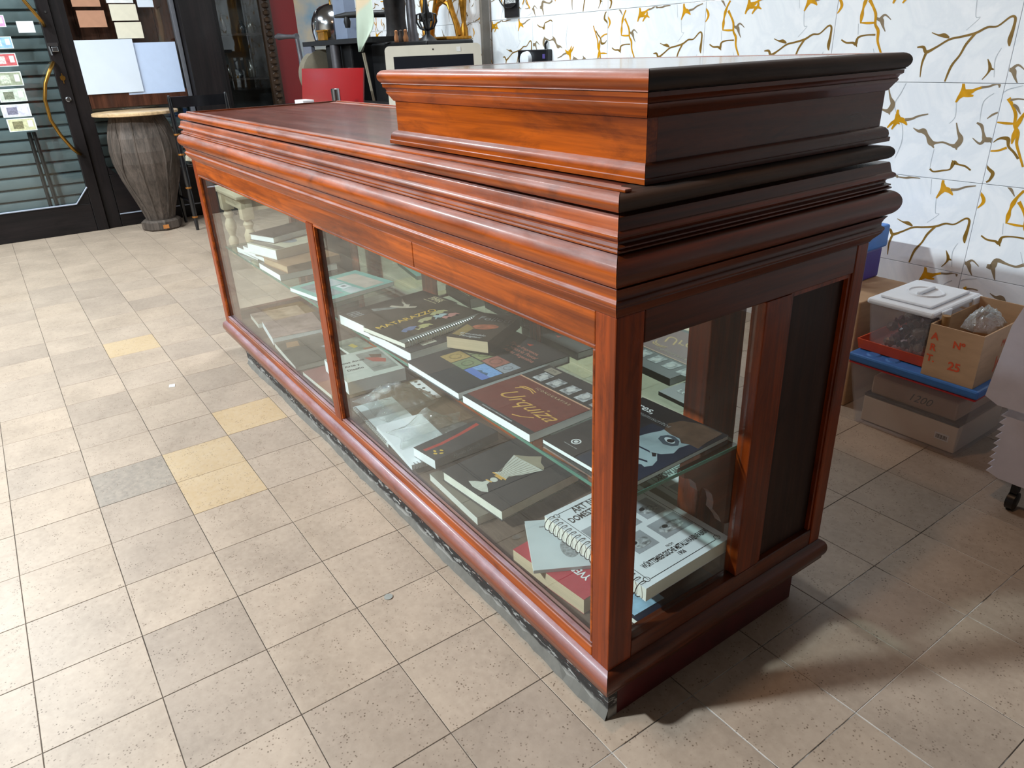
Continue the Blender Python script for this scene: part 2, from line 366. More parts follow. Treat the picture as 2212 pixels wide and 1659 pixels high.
# strokes of the printed veins: (colour, [(x, z, half width) ...]) on one tile
VA = [('g', [(0.17, 0.093, 0.0018), (0.176, 0.108, 0.0033), (0.185, 0.121, 0.0059), (0.184, 0.139, 0.0033), (0.181, 0.154, 0.0022)]), ('g', [(0.185, 0.121, 0.0059), (0.203, 0.116, 0.0036), (0.22, 0.115, 0.0015)]), ('g', [(0.186, 0.125, 0.0051), (0.209, 0.127, 0.0044), (0.221, 0.133, 0.0025), (0.239, 0.14, 0.0022)]), ('t', [(0.239, 0.14, 0.0022), (0.26, 0.143, 0.0018), (0.282, 0.152, 0.0022), (0.29, 0.148, 0.0022), (0.291, 0.14, 0.0011)]), ('t', [(0.046, 0.007, 0.0007), (0.065, -0.002, 0.0026), (0.083, -0.001, 0.0052), (0.098, -0.015, 0.003), (0.115, -0.037, 0.0056), (0.133, -0.036, 0.0022), (0.156, -0.033, 0.0018), (0.182, -0.04, 0.0022), (0.199, -0.04, 0.0051), (0.209, -0.019, 0.0051), (0.196, 0.003, 0.0022), (0.185, 0.031, 0.0011)]), ('t', [(0.115, -0.037, 0.0045), (0.129, -0.054, 0.0007)]), ('t', [(0.199, -0.04, 0.0044), (0.203, -0.054, 0.0007)]), ('t', [(0.248, 0.034, 0.0015), (0.264, 0.026, 0.0029), (0.274, 0.005, 0.0022), (0.283, -0.014, 0.0043), (0.301, -0.016, 0.0043), (0.307, -0.026, 0.0011)]), ('t', [(0.283, -0.014, 0.0036), (0.271, -0.029, 0.0022), (0.245, -0.013, 0.0007)]), ('d', [(0.129, -0.122, 0.0019), (0.143, -0.13, 0.0015), (0.169, -0.124, 0.0018), (0.195, -0.117, 0.0015), (0.203, -0.095, 0.0044), (0.218, -0.099, 0.0018), (0.242, -0.103, 0.0018), (0.261, -0.114, 0.0015)]), ('d', [(0.203, -0.095, 0.0037), (0.196, -0.088, 0.0007)]), ('g', [(-0.047, 0.002, 0.0015), (-0.033, 0.019, 0.003), (-0.021, 0.029, 0.0034), (-0.023, 0.05, 0.0011)]), ('g', [(-0.023, 0.026, 0.0034), (-0.004, 0.017, 0.0011)]), ('t', [(0.276, 0.048, 0.0007), (0.289, 0.06, 0.0018), (0.304, 0.068, 0.0014)]), ('c', [(-0.006, 0.152, 0.0006), (-0.019, 0.118, 0.0008), (-0.034, 0.085, 0.0008), (-0.023, 0.053, 0.0006), (0.006, 0.012, 0.0006), (0.014, -0.042, 0.0008), (-0.0, -0.098, 0.0004)]), ('c', [(0.171, 0.094, 0.0005), (0.177, 0.05, 0.0006), (0.162, 0.027, 0.0004)]), ('c', [(0.28, 0.124, 0.0005), (0.254, 0.097, 0.0007), (0.256, 0.037, 0.0004)]), ('c', [(0.13, -0.057, 0.0006), (0.128, -0.099, 0.0006), (0.129, -0.123, 0.0004)])]
VB = [('g', [(0.17, 0.088, 0.0015), (0.179, 0.106, 0.0033), (0.187, 0.122, 0.0059), (0.182, 0.139, 0.0033), (0.181, 0.154, 0.0022)]), ('g', [(0.187, 0.122, 0.0052), (0.206, 0.119, 0.0048), (0.222, 0.105, 0.0011)]), ('t', [(0.212, 0.122, 0.0029), (0.235, 0.126, 0.0022), (0.256, 0.136, 0.0018), (0.288, 0.144, 0.0011)]), ('t', [(0.013, 0.145, 0.0008), (0.051, 0.144, 0.0019), (0.073, 0.149, 0.0026), (0.103, 0.148, 0.0007)]), ('d', [(0.049, -0.001, 0.0008), (0.071, -0.009, 0.0015), (0.091, -0.011, 0.0038), (0.108, -0.018, 0.0015)]), ('d', [(0.009, -0.044, 0.0012), (0.03, -0.044, 0.0027), (0.043, -0.059, 0.0031), (0.074, -0.044, 0.0019), (0.11, -0.023, 0.0019), (0.147, -0.016, 0.0019), (0.187, -0.007, 0.0022), (0.218, 0.008, 0.0019), (0.247, 0.01, 0.0015), (0.278, 0.034, 0.0018), (0.292, 0.03, 0.0022), (0.293, 0.003, 0.0026), (0.29, -0.029, 0.0037), (0.293, -0.047, 0.0011)]), ('d', [(0.187, -0.007, 0.0022), (0.165, -0.038, 0.0023), (0.152, -0.07, 0.0019), (0.132, -0.103, 0.0023), (0.121, -0.149, 0.0015)]), ('d', [(0.043, -0.059, 0.0027), (0.035, -0.094, 0.0019), (0.037, -0.136, 0.0008)]), ('d', [(0.235, -0.142, 0.0007), (0.248, -0.123, 0.0015), (0.251, -0.106, 0.003), (0.239, -0.082, 0.0006)]), ('d', [(0.251, -0.109, 0.0026), (0.266, -0.113, 0.0007)]), ('c', [(0.17, 0.089, 0.0006), (0.177, 0.04, 0.0006), (0.19, 0.036, 0.0004), (0.156, 0.002, 0.0004)]), ('c', [(0.272, -0.051, 0.0004), (0.261, -0.085, 0.0007), (0.269, -0.135, 0.0004)]), ('c', [(0.142, 0.15, 0.0004), (0.148, 0.099, 0.0004)])]
VC = [('g', [(-0.287, 0.11, 0.0036), (-0.271, 0.089, 0.0025), (-0.256, 0.063, 0.0029), (-0.252, 0.032, 0.0025), (-0.238, 0.011, 0.0032), (-0.234, -0.021, 0.0025), (-0.219, -0.052, 0.0021), (-0.2, -0.089, 0.0018)]), ('g', [(-0.305, 0.039, 0.0011), (-0.281, 0.037, 0.0022), (-0.255, 0.037, 0.0018)]), ('d', [(-0.302, -0.022, 0.0007), (-0.286, -0.009, 0.0018), (-0.262, -0.009, 0.0036), (-0.255, -0.031, 0.0022), (-0.235, -0.048, 0.0021), (-0.219, -0.066, 0.0021)]), ('d', [(-0.315, -0.086, 0.0011), (-0.297, -0.104, 0.0025), (-0.282, -0.117, 0.0033), (-0.287, -0.138, 0.0022), (-0.296, -0.146, 0.0015)]), ('t', [(-0.304, 0.216, 0.0025), (-0.283, 0.203, 0.005), (-0.27, 0.213, 0.0029)]), ('t', [(-0.283, 0.203, 0.0036), (-0.262, 0.177, 0.0021)]), ('t', [(-0.281, 0.105, 0.0022), (-0.261, 0.109, 0.0014), (-0.243, 0.108, 0.0011)]), ('c', [(-0.306, 0.125, 0.0004), (-0.293, 0.136, 0.0007), (-0.255, 0.147, 0.0004)]), ('g', [(-0.308, -0.049, 0.0014), (-0.283, -0.046, 0.0018), (-0.259, -0.035, 0.0022)])]
VD = [('g', [(-0.314, 0.129, 0.0018), (-0.297, 0.114, 0.0029), (-0.29, 0.097, 0.0033), (-0.298, 0.081, 0.0018), (-0.307, 0.072, 0.0011)]), ('g', [(-0.208, 0.037, 0.0011), (-0.207, 0.062, 0.004), (-0.206, 0.083, 0.0022), (-0.202, 0.103, 0.004), (-0.194, 0.124, 0.0025), (-0.18, 0.146, 0.0025)]), ('t', [(-0.229, 0.153, 0.0018), (-0.217, 0.144, 0.0025), (-0.203, 0.125, 0.0007)]), ('d', [(-0.273, -0.013, 0.0015), (-0.253, -0.023, 0.0018), (-0.227, -0.024, 0.0022), (-0.215, -0.028, 0.0033), (-0.209, -0.008, 0.0022), (-0.181, -0.001, 0.0014), (-0.146, -0.001, 0.0018)]), ('d', [(-0.216, -0.025, 0.0029), (-0.209, -0.038, 0.0007)]), ('t', [(-0.317, -0.107, 0.0022), (-0.302, -0.113, 0.003), (-0.291, -0.117, 0.0044), (-0.283, -0.135, 0.0022), (-0.272, -0.152, 0.0007)]), ('t', [(-0.297, -0.112, 0.003), (-0.282, -0.1, 0.0018), (-0.258, -0.116, 0.0007)]), ('t', [(-0.234, -0.109, 0.0037), (-0.217, -0.108, 0.0059), (-0.208, -0.085, 0.0044), (-0.176, -0.091, 0.0022), (-0.148, -0.094, 0.0022), (-0.126, -0.083, 0.0036)]), ('t', [(-0.215, -0.111, 0.0044), (-0.2, -0.151, 0.0007)]), ('c', [(-0.216, 0.037, 0.0004), (-0.211, 0.002, 0.0004)]), ('c', [(-0.146, -0.045, 0.0004), (-0.129, -0.084, 0.0004)])]
def vein_mesh(strokes):
    vs = []; fs = []; mi = []
    for n_, (c, q) in enumerate(strokes):
        pts = []; Z = -0.0004 - 0.00001 * n_
        for i in range(len(q) - 1):
            p0, p1, p2, p3 = q[max(i - 1, 0)], q[i], q[i + 1], q[min(i + 2, len(q) - 1)]
            for k in range(5 if i < len(q) - 2 else 6):
                t = k / 5
                pts.append(tuple(0.5 * (2 * b + (c_ - a) * t + (2 * a - 5 * b + 4 * c_ - d) * t * t + (3 * b - a - 3 * c_ + d) * t ** 3) for a, b, c_, d in zip(p0, p1, p2, p3)))
        n0 = len(vs)
        for i, (x, z, wd) in enumerate(pts):
            a = pts[max(i - 1, 0)]; b = pts[min(i + 1, len(pts) - 1)]; dx, dz = b[0] - a[0], b[1] - a[1]; l = math.hypot(dx, dz) or 1
            wd = max(wd * 1.7, 0.0006)
            for sg in (1, -1): vs.append((min(max(x - sg * dz / l * wd, -TW / 2 + .002), TW / 2 - .002), Z, min(max(z + sg * dx / l * wd, -TH / 2 + .002), TH / 2 - .002)))
        for i in range(len(pts) - 1):
            fs.append((n0 + 2 * i, n0 + 2 * i + 1, n0 + 2 * i + 3, n0 + 2 * i + 2)); mi.append('gtdc'.index(c))
    me = bpy.data.meshes.new('vein_print'); me.from_pydata(vs, [], fs)
    for mm in (GOLDV, GREYV, DARKV, CRACKV): me.materials.append(mm)
    for pp, q in zip(me.polygons, mi): pp.material_index = q
    return me
WTM = wall_tile_mesh(); 
def shifted(st, dx, dz, fx=1): return [(c, [(fx * x + dx, z + dz, wd) for x, z, wd in q]) for c, q in st]
VM = [vein_mesh(VA + VC + shifted(VB[:3], -0.20, -0.09) + shifted(VA[4:7], -0.25, 0.10) + shifted(VD[1:3], -0.04, -0.06)),
      vein_mesh(VB + VD + shifted(VA[:4], -0.27, 0.0) + shifted(VD[5:7], 0.16, 0.16) + shifted(VC[:2], 0.10, 0.0) + shifted(VA[11:13], -0.02, 0.09))]
for i in range(-9, 4):
    for j in range(0, 10):
        x = -0.41 + (i + 0.5) * TW; z = 0.062 + (j - 0.5) * TH
        if x - TW / 2 < FX0 - 0.3 or x + TW / 2 > FX1 + .1 or z - TH / 2 < -0.3: continue
        o = link(bpy.data.objects.new('tile', WTM), wallr); o.location = (x, 2.0, z)
        if z - TH / 2 < 0: o.scale = (1, 1, 0.062 / TH); o.location.z = 0.031; continue
        q = link(bpy.data.objects.new('vein_print', VM[(j + 1) % 2 if i > -3 else (i + j) % 2]), o)
        if i < -2 and (i + j) % 3 == 0: q.rotation_euler = (0, math.pi, 0)

# ------------------------------------------------------------------ the shop front on the far wall (x = -5.6)
XW = -5.60
struct(B().box(-5.75, -5.62, -5.0, -1.0, 0, CEIL + 0.06).box(-5.75, -5.62, -1.0, 2.008, 2.3, CEIL + 0.06).obj('wall_back', M('dark plaster', (46, 40, 40), 0.8)))
door = struct(thing('door_1', 'dark wood shop door with glass pane and bow handle', 'door', (XW, -0.5, 0))); del door['category']
B().box(-5.63, -5.58, -0.095, -0.018, 0.0, 2.28, 0.004).obj('stile', WDOOR, door)
B().box(-5.63, -5.58, -0.98, -0.905, 0.0, 2.28, 0.004).obj('stile', WDOOR, door)
B().box(-5.628, -5.582, -0.904, -0.096, 0.0, 0.205, 0.004).prism([(-0.19, 0.206), (-0.097, 0.206), (-0.097, 0.318)], 0, -5.628, -5.582).obj('bottom_rail', WDARKX, door)
B().box(-5.628, -5.582, -0.904, -0.096, 2.12, 2.28, 0.004).obj('top_rail', WDARKX, door)
B().prism([(-0.903, 0.207), (-0.192, 0.207), (-0.098, 0.32), (-0.098, 2.118), (-0.903, 2.118)], 0, -5.608, -5.602).obj('pane', GDOOR, door)
B().tube([(-5.576, -0.90, 0.212), (-5.576, -0.188, 0.212), (-5.576, -0.092, 0.322)], 0.006, 6).obj('pane_bead', M('pale bead', (150, 156, 170), 0.4), door)
hpts = [(-5.575, -0.085, 1.16), (-5.53, -0.10, 1.145), (-5.5, -0.135, 1.10), (-5.5, -0.174, 1.034), (-5.5, -0.204, 0.933), (-5.5, -0.204, 0.80), (-5.5, -0.172, 0.70), (-5.5, -0.12, 0.60), (-5.53, -0.09, 0.565), (-5.575, -0.075, 0.555)]
B().tube(hpts, 0.012, 10).obj('bow_handle', BRASS, door, 60)
B().tube([(-5.575, -0.08, 1.39), (-5.52, -0.09, 1.41), (-5.5, -0.115, 1.45), (-5.5, -0.16, 1.53), (-5.5, -0.21, 1.66), (-5.5, -0.18, 1.8), (-5.54, -0.1, 1.87), (-5.575, -0.08, 1.88)], 0.012, 10).obj('bow_handle', BRASS, door, 60)
B().box(-5.579, -5.56, -0.092, -0.03, 1.262, 1.282).box(-5.579, -5.55, -0.075, -0.035, 1.225, 1.258, 0.005).tube([(-5.556, -0.088, 1.26), (-5.556, -0.082, 1.205)], 0.006).obj('latch', STEEL, door)
B().lathe((-5.579, -0.054, 1.06), [(0.018, 0), (0.016, 0.004)], 14, 0).box(-5.575, -5.57, -0.058, -0.052, 1.025, 1.09).obj('keyhole_plate', BRASS, door)
B().lathe((-5.579, -0.056, 0.922), [(0.02, 0), (0.018, 0.012), (0.012, 0.016)], 14, 0).obj('lock_cylinder', STEEL, door)
B().lathe((-5.579, -0.05, 1.47), [(0.009, 0), (0.007, 0.005)], 10, 0).obj('screw_cover', STEEL, door)
win = struct(thing('window_1', 'dark framed shop window beside the door', 'window', (XW, 0.4, 0))); del win['category']
B().box(-5.66, -5.60, -0.016, 0.075, 0, 2.3, 0.003).obj('jamb', WDOOR, win)
B().box(-5.66, -5.60, 0.755, 0.785, 0, 2.3, 0.003).obj('jamb', M('grey worn frame edge', (92, 92, 98), 0.5), win)
B().box(-5.655, -5.605, 0.077, 0.753, 0.0, 0.385, 0.003).prism([(0.077, 0.387), (0.13, 0.387), (0.077, 0.45)], 0, -5.655, -5.605).obj('apron_panel', WDARKX, win)
B().box(-5.604, -5.598, 0.08, 0.75, 0.092, 0.10).obj('apron_bead', M('pale bead', (150, 156, 170), 0.4), win)
B().box(-5.655, -5.605, 0.077, 0.753, 0.845, 0.945, 0.003).obj('transom', WBROWN, win)
B().box(-5.655, -5.605, 0.077, 0.753, 2.15, 2.3, 0.003).obj('head_rail', WDARKX, win)
B().box(-5.634, -5.628, 0.078, 0.752, 0.388, 0.843).obj('pane', GDOOR, win)
B().box(-5.634, -5.628, 0.078, 0.752, 0.947, 2.148).obj('pane', GDOOR, win)
bk = B()
for k in range(6): bk.box(-5.72, -5.70, 0.0 + k * 0.13, 0.127 + k * 0.13, 0.86, 2.2)
tag(bk.obj('backing_board', WBROWN), 'brown planked board behind the upper shop window pane', 'board')
sh = thing('roller_shutter', 'closed grey green ribbed roller shutter behind the shop door glass', 'shutter', (-5.8, -0.2, 0))
SHUT = M('grey green shutter paint', (100, 112, 115), 0.45, 0.1, 0.08, 12)
sl = B().prism([(-5.80, 0.0), (-5.776, 0.008), (-5.772, 0.04), (-5.776, 0.07), (-5.80, 0.078)], 1, -1.02, 0.78)
proto = mobj('slat', [(a + 5.8, b + 0.2, c) for a, b, c in sl.v], sl.f, SHUT, sh, 40, world=False)
for k in range(1, 28):
    o = link(proto.copy(), sh); o.location = (0, 0, k * 0.083)
tag(B().tube([(-5.70, -0.345, 0.0), (-5.70, -0.345, 0.72)], 0.013).tube([(-5.70, -0.30, 0.0), (-5.70, -0.315, 0.72)], 0.013).obj('post_pair', IRON), 'pair of slim dark posts behind the shop door glass', 'post')
lk = B()
for k in range(29): lk.box(-5.805, -5.794, -1.02, 0.78, k * 0.083 - 0.006, k * 0.083 + 0.001)
lk.obj('slat_joint', M('dark shutter joint', (40, 48, 50), 0.6), sh)
# dark glass fronted display cabinet and red wall
cab = thing('display_cabinet', 'tall black glass fronted cabinet beside the red wall panel', 'cabinet', (-5.55, 1.13, 0))
B().box(-5.62, -5.50, 0.79, 1.03, 0.0, 2.3, 0.004).obj('side_panel', WDOOR, cab)
B().box(-5.62, -5.56, 1.031, 1.07, 0.0, 2.3).box(-5.62, -5.56, 1.071, 1.40, 0.0, 0.1).box(-5.62, -5.56, 1.071, 1.40, 2.2, 2.3).obj('door_frame', WDOOR, cab)
B().box(-5.595, -5.59, 1.071, 1.399, 0.101, 2.199).obj('pane', GDOOR, cab)
B().box(-5.86, -5.84, 0.79, 1.49, 0.0, 2.3).obj('back_panel', M('cabinet black', (20, 20, 22), 0.6), cab)
for z in (0.62, 0.98, 1.30, 1.62): B().box(-5.84, -5.61, 1.04, 1.40, z, z + 0.015).obj('shelf', WDARKX, cab)
for k, (y, z, hgt) in enumerate(((1.12, 0.995, 0.10), (1.2, 0.995, 0.07), (1.3, 0.995, 0.13), (1.14, 1.315, 0.14), (1.28, 1.315, 0.09), (1.35, 1.315, 0.12), (1.16, 0.635, 0.12), (1.3, 0.635, 0.1))):
    rr = 0.028 + 0.006 * (k % 3)
    tag(B().lathe((-5.72, y, z + 0.001), [(rr * .7, 0), (rr, hgt * .3), (rr * .8, hgt * .6), (rr * .4, hgt * .8), (rr * .5, hgt)], 12).obj('curio_jar', M('curio glaze %d' % (k % 3), ((40, 30, 22), (28, 34, 40), (48, 44, 40))[k % 3], 0.25), smooth=40),
        ('dim curio jar at the left of the middle cabinet shelf', 'short dim curio jar in the centre of the middle cabinet shelf', 'tallest dim curio jar at the right of the middle cabinet shelf', 'dim curio jar at the left of the upper cabinet shelf', 'short dim curio jar in the centre of the upper cabinet shelf', 'dim curio jar at the right of the upper cabinet shelf', 'dim curio jar at the left of the lower cabinet shelf', 'dim curio jar at the right of the lower cabinet shelf')[k], 'jar', 'curio jars in the black cabinet')
fr = B()
for s in range(46):
    z = 0.03 + s * 0.05
    fr.lathe((-5.575, 1.445, z), [(0.012, 0), (0.030, 0.012), (0.030, 0.034), (0.012, 0.046)], 8)
fr.box(-5.62, -5.57, 1.402, 1.486, 0, 2.3).obj('carved_post', wood('carved dark frame', 2, (24, 16, 12), (60, 42, 28)), cab)
struct(B().box(-5.66, -5.61, 1.49, 2.007, 0, 2.3).obj('trim_1', M('red painted panel', (104, 12, 14), 0.45, var=0.1, scale=4)), 'red painted wall panel')

# banknotes and papers fixed on the shop front
def flat_x(name, label, cat, y0, y1, z0, z1, mat, group=None, x=-5.592, t=0.002, prints=(), lean=0.0):
    r = thing(name, label, cat, (x, (y0 + y1) / 2, (z0 + z1) / 2), 0, group)
    o = B().box(0, t, -(y1 - y0) / 2, (y1 - y0) / 2, -(z1 - z0) / 2, (z1 - z0) / 2).obj('sheet', mat, r, world=False)
    for n, (a, b, c, d, mm) in enumerate(prints):
        W, H = y1 - y0, z1 - z0
        B().box(t + 0.0003, t + 0.0009 + 0.0003 * n, (a - .5) * W, (b - .5) * W, (c - .5) * H, (d - .5) * H).obj('print', mm, r, world=False)
    r.rotation_euler = (R(lean), 0, 0); return r
NP = M('note white', (222, 226, 222), 0.5)
notes = [(-0.458, -0.292, 0.737, 0.820, (198, 196, 156), (120, 116, 84), 'cream banknote, lowest in the column on the door glass'),
         (-0.468, -0.301, 0.830, 0.911, (204, 202, 216), (120, 118, 136), 'lilac banknote just above the cream one on the door glass'),
         (-0.457, -0.299, 0.927, 1.009, (190, 198, 184), (110, 116, 96), 'pale green banknote with a brown vignette on the door glass'),
         (-0.450, -0.293, 1.026, 1.114, (150, 156, 132), (190, 196, 176), 'olive grey banknote with white watermark circle on the door glass'),
         (-0.438, -0.292, 1.147, 1.227, (190, 88, 92), (226, 190, 186), 'red banknote with white watermark circle on the door glass'),
         (-0.429, -0.288, 1.255, 1.328, (140, 178, 214), (190, 214, 230), 'light blue banknote hung on the door glass'),
         (-0.425, -0.295, 1.385, 1.455, (206, 150, 190), (226, 190, 214), 'pink banknote near the top left of the door glass'),
         (-0.43, -0.31, 1.49, 1.56, (214, 186, 170), (226, 206, 190), 'peach banknote, topmost in the column on the door glass')]
for k, (a, b, c, d, m1, m2, lb) in enumerate(notes):
    r = flat_x('banknote', lb, 'banknote', a, b, c, d, NP, 'banknotes on the door glass', -5.600,
           prints=[(0.04, 0.96, 0.06, 0.94, M('note ink %d' % k, m1, 0.6, var=0.2, scale=60)), (0.18, 0.55, 0.2, 0.78, M('note vignette %d' % k, m2, 0.6, var=0.4, scale=90)), (0.72, 0.9, 0.3, 0.8, NP)])
flat_x('card', 'blank white card stuck on the door glass beside the banknotes', 'card', -0.235, -0.136, 1.348, 1.418, WHITEC, None, -5.600)
KRAFT = M('kraft envelope', (170, 124, 98), 0.8, var=0.05); CREAMP = M('cream envelope', (214, 206, 186), 0.8, var=0.03)
ENVW = M('white envelope', (204, 211, 222), 0.6, var=0.02, scale=8)
flat_x('envelope', 'large white envelope leaning left over another on the shop window', 'envelope', 0.074, 0.447, 0.943, 1.294, ENVW, None, -5.598, 0.006)
flat_x('envelope', 'large bluish white envelope partly covered on the right of the shop window', 'envelope', 0.345, 0.737, 0.925, 1.269, M('bluish envelope', (184, 198, 224), 0.6, var=0.02), None, -5.610, 0.006)
flat_x('envelope', 'brown kraft envelope above the left white envelope', 'envelope', 0.137, 0.312, 1.374, 1.479, KRAFT, None, -5.610)
flat_x('envelope', 'brown kraft envelope at the very top of the window column', 'envelope', 0.124, 0.300, 1.502, 1.611, KRAFT, None, -5.610)
flat_x('envelope', 'cream envelope directly above the large white envelopes', 'envelope', 0.360, 0.535, 1.298, 1.402, CREAMP, None, -5.610)
flat_x('envelope', 'cream envelope, middle one of the right hand column', 'envelope', 0.351, 0.525, 1.413, 1.517, CREAMP, None, -5.610)
flat_x('envelope', 'pale envelope, topmost of the cream column in the window', 'envelope', 0.342, 0.515, 1.524, 1.62, M('pale envelope', (222, 222, 222), 0.7), None, -5.610)
flat_x('envelope', 'narrow white envelope at the top right of the window', 'envelope', 0.539, 0.646, 1.497, 1.614, ENVW, None, -5.610)

# ------------------------------------------------------------------ the display counter
L, D = 2.4014, 0.6206
ctr = thing('display_counter', 'long varnished reddish brown wooden display counter with glass front', 'counter', (-L / 2, D / 2, 0))
def arc(cx, cz, rx, rz, a0, a1, n):
    return [(cx + rx * math.cos(R(a0 + (a1 - a0) * i / n)), cz + rz * math.sin(R(a0 + (a1 - a0) * i / n))) for i in range(n + 1)]
def molding(name, prof, rect, parent, mats, inner, zt, zb, sides='fbrl', smooth=35, exb=0.0, exl=0.0):
    """four mitred lengths of a profile (overhang, z) round a rectangle; mats = (front/back, ends)"""
    x0, x1, y0, y1 = rect; pr = list(prof) + [(-inner, zt), (-inner, zb)]; n = len(pr)
    def cn(k, o):
        e = 0.0003
        return {'fl': (x0 - o * (1 + exl), y0 - o), 'fr': (x1 + o, y0 - o), 'br': (x1 + o, y1 + o * (1 + exb)), 'bl': (x0 - o * (1 + exl), y1 + o * (1 + exb))}[k]
    for s, (a, b) in dict(f=('fl', 'fr'), r=('fr', 'br'), b=('br', 'bl'), l=('bl', 'fl')).items():
        if s not in sides: continue
        v = [(*cn(a, o), z) for o, z in pr] + [(*cn(b, o), z) for o, z in pr]
        mx = Vector(v[0]); d = (Vector(cn(b, 0)) - Vector(cn(a, 0))).normalized() * 0.0006
        v = [(q[0] + d.x, q[1] + d.y, q[2]) if i < n else (q[0] - d.x, q[1] - d.y, q[2]) for i, q in enumerate(v)]
        f = [tuple(range(n)), tuple(range(n, 2 * n))] + [(i, (i + 1) % n, n + (i + 1) % n, n + i) for i in range(n)]
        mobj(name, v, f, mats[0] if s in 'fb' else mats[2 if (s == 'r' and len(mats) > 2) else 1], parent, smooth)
RC = (-L, 0, 0, D)
# top tiers, from the counter top down
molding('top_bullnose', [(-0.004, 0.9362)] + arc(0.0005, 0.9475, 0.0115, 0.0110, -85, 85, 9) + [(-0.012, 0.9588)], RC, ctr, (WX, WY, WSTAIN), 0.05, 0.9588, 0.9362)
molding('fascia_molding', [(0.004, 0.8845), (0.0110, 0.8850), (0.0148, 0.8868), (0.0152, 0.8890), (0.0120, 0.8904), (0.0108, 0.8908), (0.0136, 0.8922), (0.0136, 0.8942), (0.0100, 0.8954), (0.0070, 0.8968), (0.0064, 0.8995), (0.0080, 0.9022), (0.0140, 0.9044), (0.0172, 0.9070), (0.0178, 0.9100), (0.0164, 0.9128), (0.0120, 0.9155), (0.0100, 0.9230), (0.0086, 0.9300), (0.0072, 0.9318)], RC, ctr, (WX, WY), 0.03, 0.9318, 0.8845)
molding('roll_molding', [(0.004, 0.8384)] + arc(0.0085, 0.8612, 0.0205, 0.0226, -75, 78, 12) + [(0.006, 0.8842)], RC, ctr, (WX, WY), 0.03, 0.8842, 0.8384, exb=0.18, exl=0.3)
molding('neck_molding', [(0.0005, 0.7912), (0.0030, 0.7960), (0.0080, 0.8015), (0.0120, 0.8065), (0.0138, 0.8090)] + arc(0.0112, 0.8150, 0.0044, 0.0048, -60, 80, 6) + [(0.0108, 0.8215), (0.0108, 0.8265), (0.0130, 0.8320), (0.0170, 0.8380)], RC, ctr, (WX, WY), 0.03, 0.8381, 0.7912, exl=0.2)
B().box(-L + 0.051, -0.051, 0.051, D - 0.051, 0.938, 0.9578).obj('counter_top', WTOP, ctr)
B().box(-L + 0.028, -0.030, 0.028, D - 0.028, 0.9363, 0.9379).obj('top_underside', WX, ctr)
B().box(-L + 0.016, -0.004, 0.0135, 0.0260, 0.9590, 0.9640, 0.0015).obj('top_lath', WX, ctr)
B().box(-L + 0.016, -L + 0.026, 0.0265, D - 0.01, 0.9590, 0.9625, 0.0015).obj('top_lath', WY, ctr)
B().box(-L + 0.03, -0.03, D - 0.012, D - 0.002, 0.9590, 0.9625, 0.0015).obj('top_lath', WX, ctr)
# frame below the tiers
ZT, ZB, ZR0, ZR1 = 0.7908, 0.1285, 0.152, 0.737
def bar(name, x0, x1, y0, y1, z0, z1, m, bev=0.0022, par=ctr): return B().box(x0, x1, y0, y1, z0, z1, bev).obj(name, m, par)
bar('corner_post', -0.0445, 0, 0, 0.0555, ZB, ZT, WZ); bar('corner_post', -L, -L + 0.0445, 0, 0.0555, ZB, ZT, WZ)
bar('corner_post', -0.0445, 0, D - 0.035, D, ZB, ZT, WZ); bar('corner_post', -L, -L + 0.0445, D - 0.035, D, ZB, ZT, WZ)
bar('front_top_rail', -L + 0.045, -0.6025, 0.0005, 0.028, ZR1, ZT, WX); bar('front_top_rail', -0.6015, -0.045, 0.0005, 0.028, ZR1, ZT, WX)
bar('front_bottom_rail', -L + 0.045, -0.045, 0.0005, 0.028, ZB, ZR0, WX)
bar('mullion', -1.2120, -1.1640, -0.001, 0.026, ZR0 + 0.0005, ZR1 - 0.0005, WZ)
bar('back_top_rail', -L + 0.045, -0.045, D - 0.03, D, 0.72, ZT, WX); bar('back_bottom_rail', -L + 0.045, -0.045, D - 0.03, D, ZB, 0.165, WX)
for xs in (0.0, -L):
    s = -1 if xs == 0 else 1; a, b = sorted((xs + s * 0.0005, xs + s * 0.03))
    bar('end_top_rail', a, b, 0.056, D - 0.0355, 0.739, ZT, WY); bar('end_bottom_rail', a, b, 0.056, D - 0.0355, ZB, 0.168, WY)
    bar('end_stile', a, b, 0.337, 0.4065, 0.1685, 0.7385, WZ)
    a2, b2 = sorted((xs + s * 0.013, xs + s * 0.024))
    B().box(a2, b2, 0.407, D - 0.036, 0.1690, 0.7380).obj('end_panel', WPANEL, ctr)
    a4, b4 = sorted((xs + s * 0.004, xs + s * 0.0125))
    B().box(a4, b4, 0.4075, 0.4145, 0.1690, 0.7380).box(a4, b4, D - 0.0435, D - 0.0365, 0.1690, 0.7380).box(a4, b4, 0.415, D - 0.044, 0.731, 0.738).obj('panel_bead', WZ, ctr)
    a3, b3 = sorted((xs + s * 0.016, xs + s * 0.021))
    B().box(a3, b3, 0.057, 0.336, 0.1690, 0.7380).obj('end_pane', GLASS, ctr)
